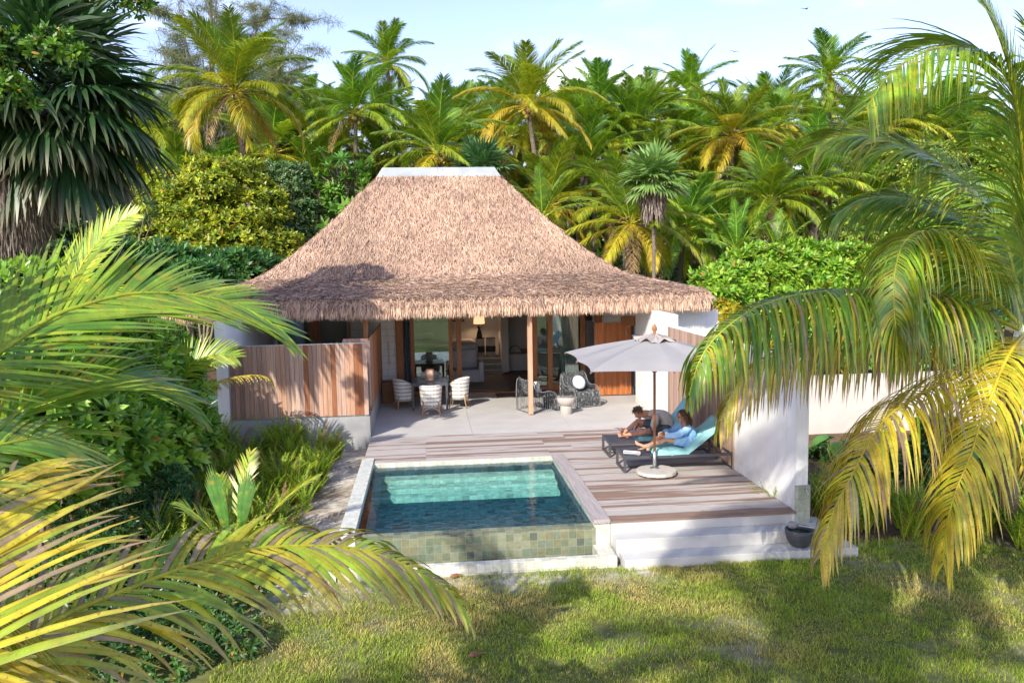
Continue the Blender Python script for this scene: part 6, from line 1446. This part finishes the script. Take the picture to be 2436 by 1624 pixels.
near_frond(lp, [C0, (-260, 1180, 3.3), (-150, 1120, 3.6), (-60, 1075, 3.9), (40, 1050, 4.1), (130, 1040, 4.3), (190, 1060, 4.4)], 5, 60, .62, .032, .25, .10, .9, 1.8, 30, .15, .3, 6, .2, .02, lift=.1)
near_frond(lp, [C0, (-330, 1250, 3.4), (-200, 1330, 3.5), (-60, 1420, 3.7), (60, 1500, 3.9), (160, 1600, 4.0), (220, 1700, 4.1)], 6, 66, .66, .036, .75, .12, .8, 1.6, 20, .15, .5, 6, .2, .03, patch=.3)
rng = NR(71)
for i, (az, el, bd) in enumerate(((150, 50, 60), (200, 35, 70), (250, 45, 65), (225, 65, 50), (120, 60, 60), (175, 72, 45))):
    r = rach_curve(3.4, R_(az), R_(el), R_(bd), 16)+np.array(tuple(cx)); frond(rng, r, 60, .8, .04, .3, .2, 3, .12, .03).build('frond', M_FROND_NEAR, lp)
yp = thing('young_palm', 'young coconut palm with one tall upright lime green frond left of centre', 'palm', at(150, 790, 13)); 
q = at(150, 790, 13); MB().tube([(q.x, q.y, gz(q.x, q.y)), tuple(q)], [.07, .05], 8).build('trunk', M_BARK, yp, smooth=True)
near_frond(yp, [(150, 790, 13.00), (160, 720, 13.00), (190, 640, 13.00), (215, 600, 13.00), (250, 558, 13.00), (285, 528, 13.00), (320, 510, 13.00)], 7, 58, 0.58, 0.041, .45, .05, .7, 1.6, 62, .12, .05, 4, .2, lift=.05)
near_frond(yp, [(150, 790, 13.00), (130, 730, 13.41), (90, 700, 13.68), (40, 690, 13.96), (0, 700, 14.09)], 8, 36, 0.58, 0.041, .5, .10, .7, 1.6, -30, .2, .1, 4, .2)
near_frond(yp, [(150, 790, 13.00), (180, 715, 12.73), (220, 690, 12.59), (260, 690, 12.45), (300, 705, 12.32)], 9, 36, 0.55, 0.041, .5, .10, .7, 1.6, 30, .2, .1, 4, .2)
sp_ = thing('young_palm', 'small young palm with one arched pale frond in front of the white column', 'palm', at(400, 960, 16)); q = at(400, 960, 16)
MB().tube([(q.x, q.y, gz(q.x, q.y)), tuple(q)], [.06, .04], 8).build('trunk', M_BARK, sp_, smooth=True)
near_frond(sp_, [(400, 960, 16.00), (415, 912, 16.00), (438, 882, 16.00), (462, 860, 16.00), (495, 846, 16.00), (530, 842, 16.00), (560, 850, 16.00)], 10, 48, 0.67, 0.039, .3, .08, .6, 1.5, 55, .1, .1, 4, .2)
near_frond(sp_, [(400, 960, 16.00), (390, 890, 16.29), (370, 840, 16.58), (340, 810, 16.73), (300, 800, 16.87)], 11, 40, 0.67, 0.036, .4, .14, .6, 1.4, -30, .15, .2, 4, .2)
dp = thing('young_palm', 'thin palm stem with one drooping withered yellow frond before the privacy screen', 'palm', at(440, 1010, 17.3)); q = at(440, 1010, 17.3)
MB().tube([(q.x, q.y, gz(q.x, q.y)), tuple(q)], [.07, .04], 8).build('trunk', M_BARK, dp, smooth=True)
near_frond(dp, [(440, 1010, 17.3), (452, 960, 17.3), (480, 932, 17.3), (520, 908, 17.3), (560, 897, 17.4), (605, 892, 17.4), (635, 897, 17.4), (650, 915, 17.4)], 12, 50, .45, .028, 1.15, .45, .8, 1.2, 0, .1, .9, 4, .2)
# right palm
rc_ = at(2440, 790, 8.2)
rp = thing('coconut_palm', 'near coconut palm at the right edge with long drooping yellow and green fronds', 'palm tree', (rc_.x, rc_.y+.5, gz(rc_.x, rc_.y+.5)))
MB().tube([tuple(at(2425, 1330, 12)), tuple(at(2395, 1200, 11.6)), tuple(at(2388, 1080, 10.8)), tuple(at(2405, 930, 9.6)), (rc_.x, rc_.y+.1, rc_.z)], [.24, .17, .15, .14, .14], 12).build('trunk', M_BARK, rp, smooth=True)
S0 = (2440, 790, 8.2)
nf = lambda *a, **k: near_frond(rp, *a, **k)
nf([S0, (2350, 690, 8.0), (2290, 610, 7.8), (2240, 568, 7.7), (2214, 552, 7.6), (2175, 556, 7.5), (2146, 586, 7.4), (2130, 640, 7.3), (2126, 700, 7.25), (2130, 770, 7.2), (2140, 850, 7.2)], 21, 150, .98, .029, .30, .55, .35, 1.0, 0, .12, .25, 6, .2, .03, patch=.25)
nf([S0, (2350, 750, 8.1), (2250, 715, 8.0), (2170, 700, 7.9), (2090, 694, 7.8), (2020, 692, 7.7), (1957, 695, 7.6), (1870, 708, 7.5), (1790, 736, 7.4), (1710, 795, 7.3), (1668, 850, 7.2), (1650, 900, 7.2), (1640, 940, 7.2)], 22, 155, 1.30, .036, .16, .75, .2, .5, 0, .14, .3, 7, .2, .03, patch=.22, tipl=.18, dead=.05)
nf([S0, (2340, 790, 8.6), (2200, 800, 8.8), (2050, 795, 9.0), (1950, 808, 9.1), (1850, 840, 9.2), (1780, 885, 9.2), (1735, 950, 9.2), (1715, 1000, 9.2)], 23, 100, 1.1, .036, .85, .7, .3, .9, 0, .14, .7, 6, .2, .04, patch=.2, dead=.35, label='brownish drooping palm frond')
nf([S0, (2380, 845, 8.0), (2290, 888, 7.8), (2207, 928, 7.7), (2118, 985, 7.5), (2068, 1050, 7.4), (2030, 1125, 7.3), (1990, 1200, 7.3), (1965, 1265, 7.3), (1950, 1325, 7.3)], 24, 125, 1.0, .034, .92, .5, .4, 1.0, 0, .12, .6, 6, .2, .04, dead=.15, patch=.3, label='yellow orange hanging palm frond')
nf([S0, (2415, 820, 7.6), (2386, 870, 7.4), (2361, 935, 7.2), (2332, 1005, 7.1), (2312, 1075, 7.0), (2273, 1170, 6.9), (2250, 1260, 6.9), (2244, 1340, 6.9)], 25, 120, .95, .033, .85, .5, .45, 1.1, 0, .12, .4, 6, .2, .04, patch=.2, label='yellow hanging palm frond at the right edge')
nf([S0, (2440, 560, 8.0), (2434, 420, 7.9), (2426, 290, 7.8), (2404, 198, 7.7), (2369, 148, 7.6), (2320, 118, 7.5), (2250, 112, 7.4), (2180, 132, 7.3), (2110, 185, 7.2), (2060, 260, 7.15)], 26, 160, 1.2, .028, .26, .20, .6, 1.4, -30, .16, .08, 7, .2, .03, rad=.028)
nf([S0, (2452, 600, 7.6), (2440, 420, 7.4), (2420, 250, 7.3), (2385, 110, 7.2), (2335, 0, 7.1), (2270, -90, 7.0)], 27, 150, 1.0, .029, .40, .07, .8, 1.6, -55, .2, .05, 6, .2, .02, rad=.03)
nf([S0, (2400, 600, 8.6), (2340, 480, 8.7), (2263, 412, 8.8), (2193, 366, 8.8), (2127, 340, 8.9), (2050, 322, 8.9), (1990, 326, 9.0), (1945, 350, 9.0)], 28, 150, 1.25, .029, .26, .22, .6, 1.4, -28, .16, .15, 6, .2, .03, patch=.15)
nf([S0, (2410, 640, 8.9), (2340, 560, 9.2), (2240, 500, 9.4), (2140, 470, 9.6), (2050, 475, 9.8), (1990, 510, 9.9)], 29, 150, 1.2, .029, .10, .30, .6, 1.4, -20, .14, .1, 6, .2, .03)
nf([S0, (2500, 600, 7.9), (2520, 400, 7.6), (2500, 220, 7.4), (2450, 80, 7.3)], 30, 70, .9, .040, .45, .12, .7, 1.5, -50, .2, .05, 6, .2, rad=.03)
nf([S0, (2460, 700, 8.8), (2440, 560, 9.3), (2390, 470, 9.8), (2300, 430, 10.2), (2200, 440, 10.5), (2130, 490, 10.7)], 31, 130, 1.15, .036, .12, .32, .6, 1.4, -15, .14, .1, 5, .2, .03)
nf([S0, (2480, 840, 8.0), (2510, 940, 7.9), (2500, 1060, 7.8), (2470, 1160, 7.8)], 32, 60, .85, .040, .9, .4, .5, 1.2, 0, .12, .5, 6, .2, .03)
nf([S0, (2400, 720, 9.2), (2330, 690, 9.8), (2240, 690, 10.4), (2160, 720, 10.9), (2100, 790, 11.2)], 33, 120, 1.1, .038, .15, .5, .5, 1.2, 0, .14, .3, 5, .2, .03)
MB().lathe([(.05, -.3), (.12, -.1), (.10, .05), (.03, .2)], 10, (rc_.x, rc_.y, rc_.z)).build('heart_sheath', M_DRY, rp)
# ---------------------------------------------------------------- palms standing behind the viewpoint: they shade the lawn
for i, (x, y, z, s, k) in enumerate(((-5.0, -6.4, 11.2, .8, 2), (-1.4, -.4, 10.6, .9, 5))):
    r = copy_thing(PR[k], (x, y, z), i*1.3, s, 'tall coconut palm behind the viewpoint that shades the lawn', 'coconut palms shading the lawn')
    for c in r.children:
        if c.name.startswith('trunk'): c.scale = (1, 1, (z+.9)/(TH*s))
# birds
for i, (x, y, Y, s, lb) in enumerate(((1917, 22, 60, .45, 'small dark bird gliding high over the palms at the upper right'), (1747, 124, 80, .5, 'tiny bird in the pale sky above the right palms'))):
    t = thing('bird', lb, 'bird', at(x, y, Y)); b = MB()
    b.tube([(-.5*s, 0, -.02), (-.2*s, 0, 0), (.1*s, 0, .02), (.35*s, 0, .03), (.45*s, 0, .02)], [.01, .07*s, .09*s, .05*s, .01], 8)
    for sg_ in (-1, 1): b.add([(.12*s, 0, .02), (-.12*s, 0, .02), (-.15*s, sg_*.5*s, .16*s), (.12*s, sg_*.5*s, .18*s), (-.22*s, sg_*1.05*s, .05*s), (-.02*s, sg_*.9*s, .09*s)], [(0, 1, 2, 3), (3, 2, 4, 5)])
    o = b.build('body', M_DKMETAL, None); o.parent = t; t.rotation_euler = (.2, .1, R_(60*i+20))
# fallen things on the grass
for i, (x, y) in enumerate(((1070, 1372), (1115, 1560))):
    p = at(x, y, 10); d = (p-Vector((0, 0, CAMZ))); p = Vector((0, 0, CAMZ))+d*((-.47-CAMZ)/d.z); g = G()
    g.addt(strips(np.array([tuple(p)]), np.array([(1.0, .2, .35)]), np.array([(0, 1.0, .2)]), .2, .09, 4, .2, np.array((.22, .10, .05)), np.array((.3, .15, .08)), fold=.3, wp=[.4, 1, .9, .5]))
    tag(g.build('fallen_leaf', M_DRY), ('curled brown fallen leaf at the foot of the pool catch basin', 'small brown fallen leaf on the lawn')[i], 'leaf')
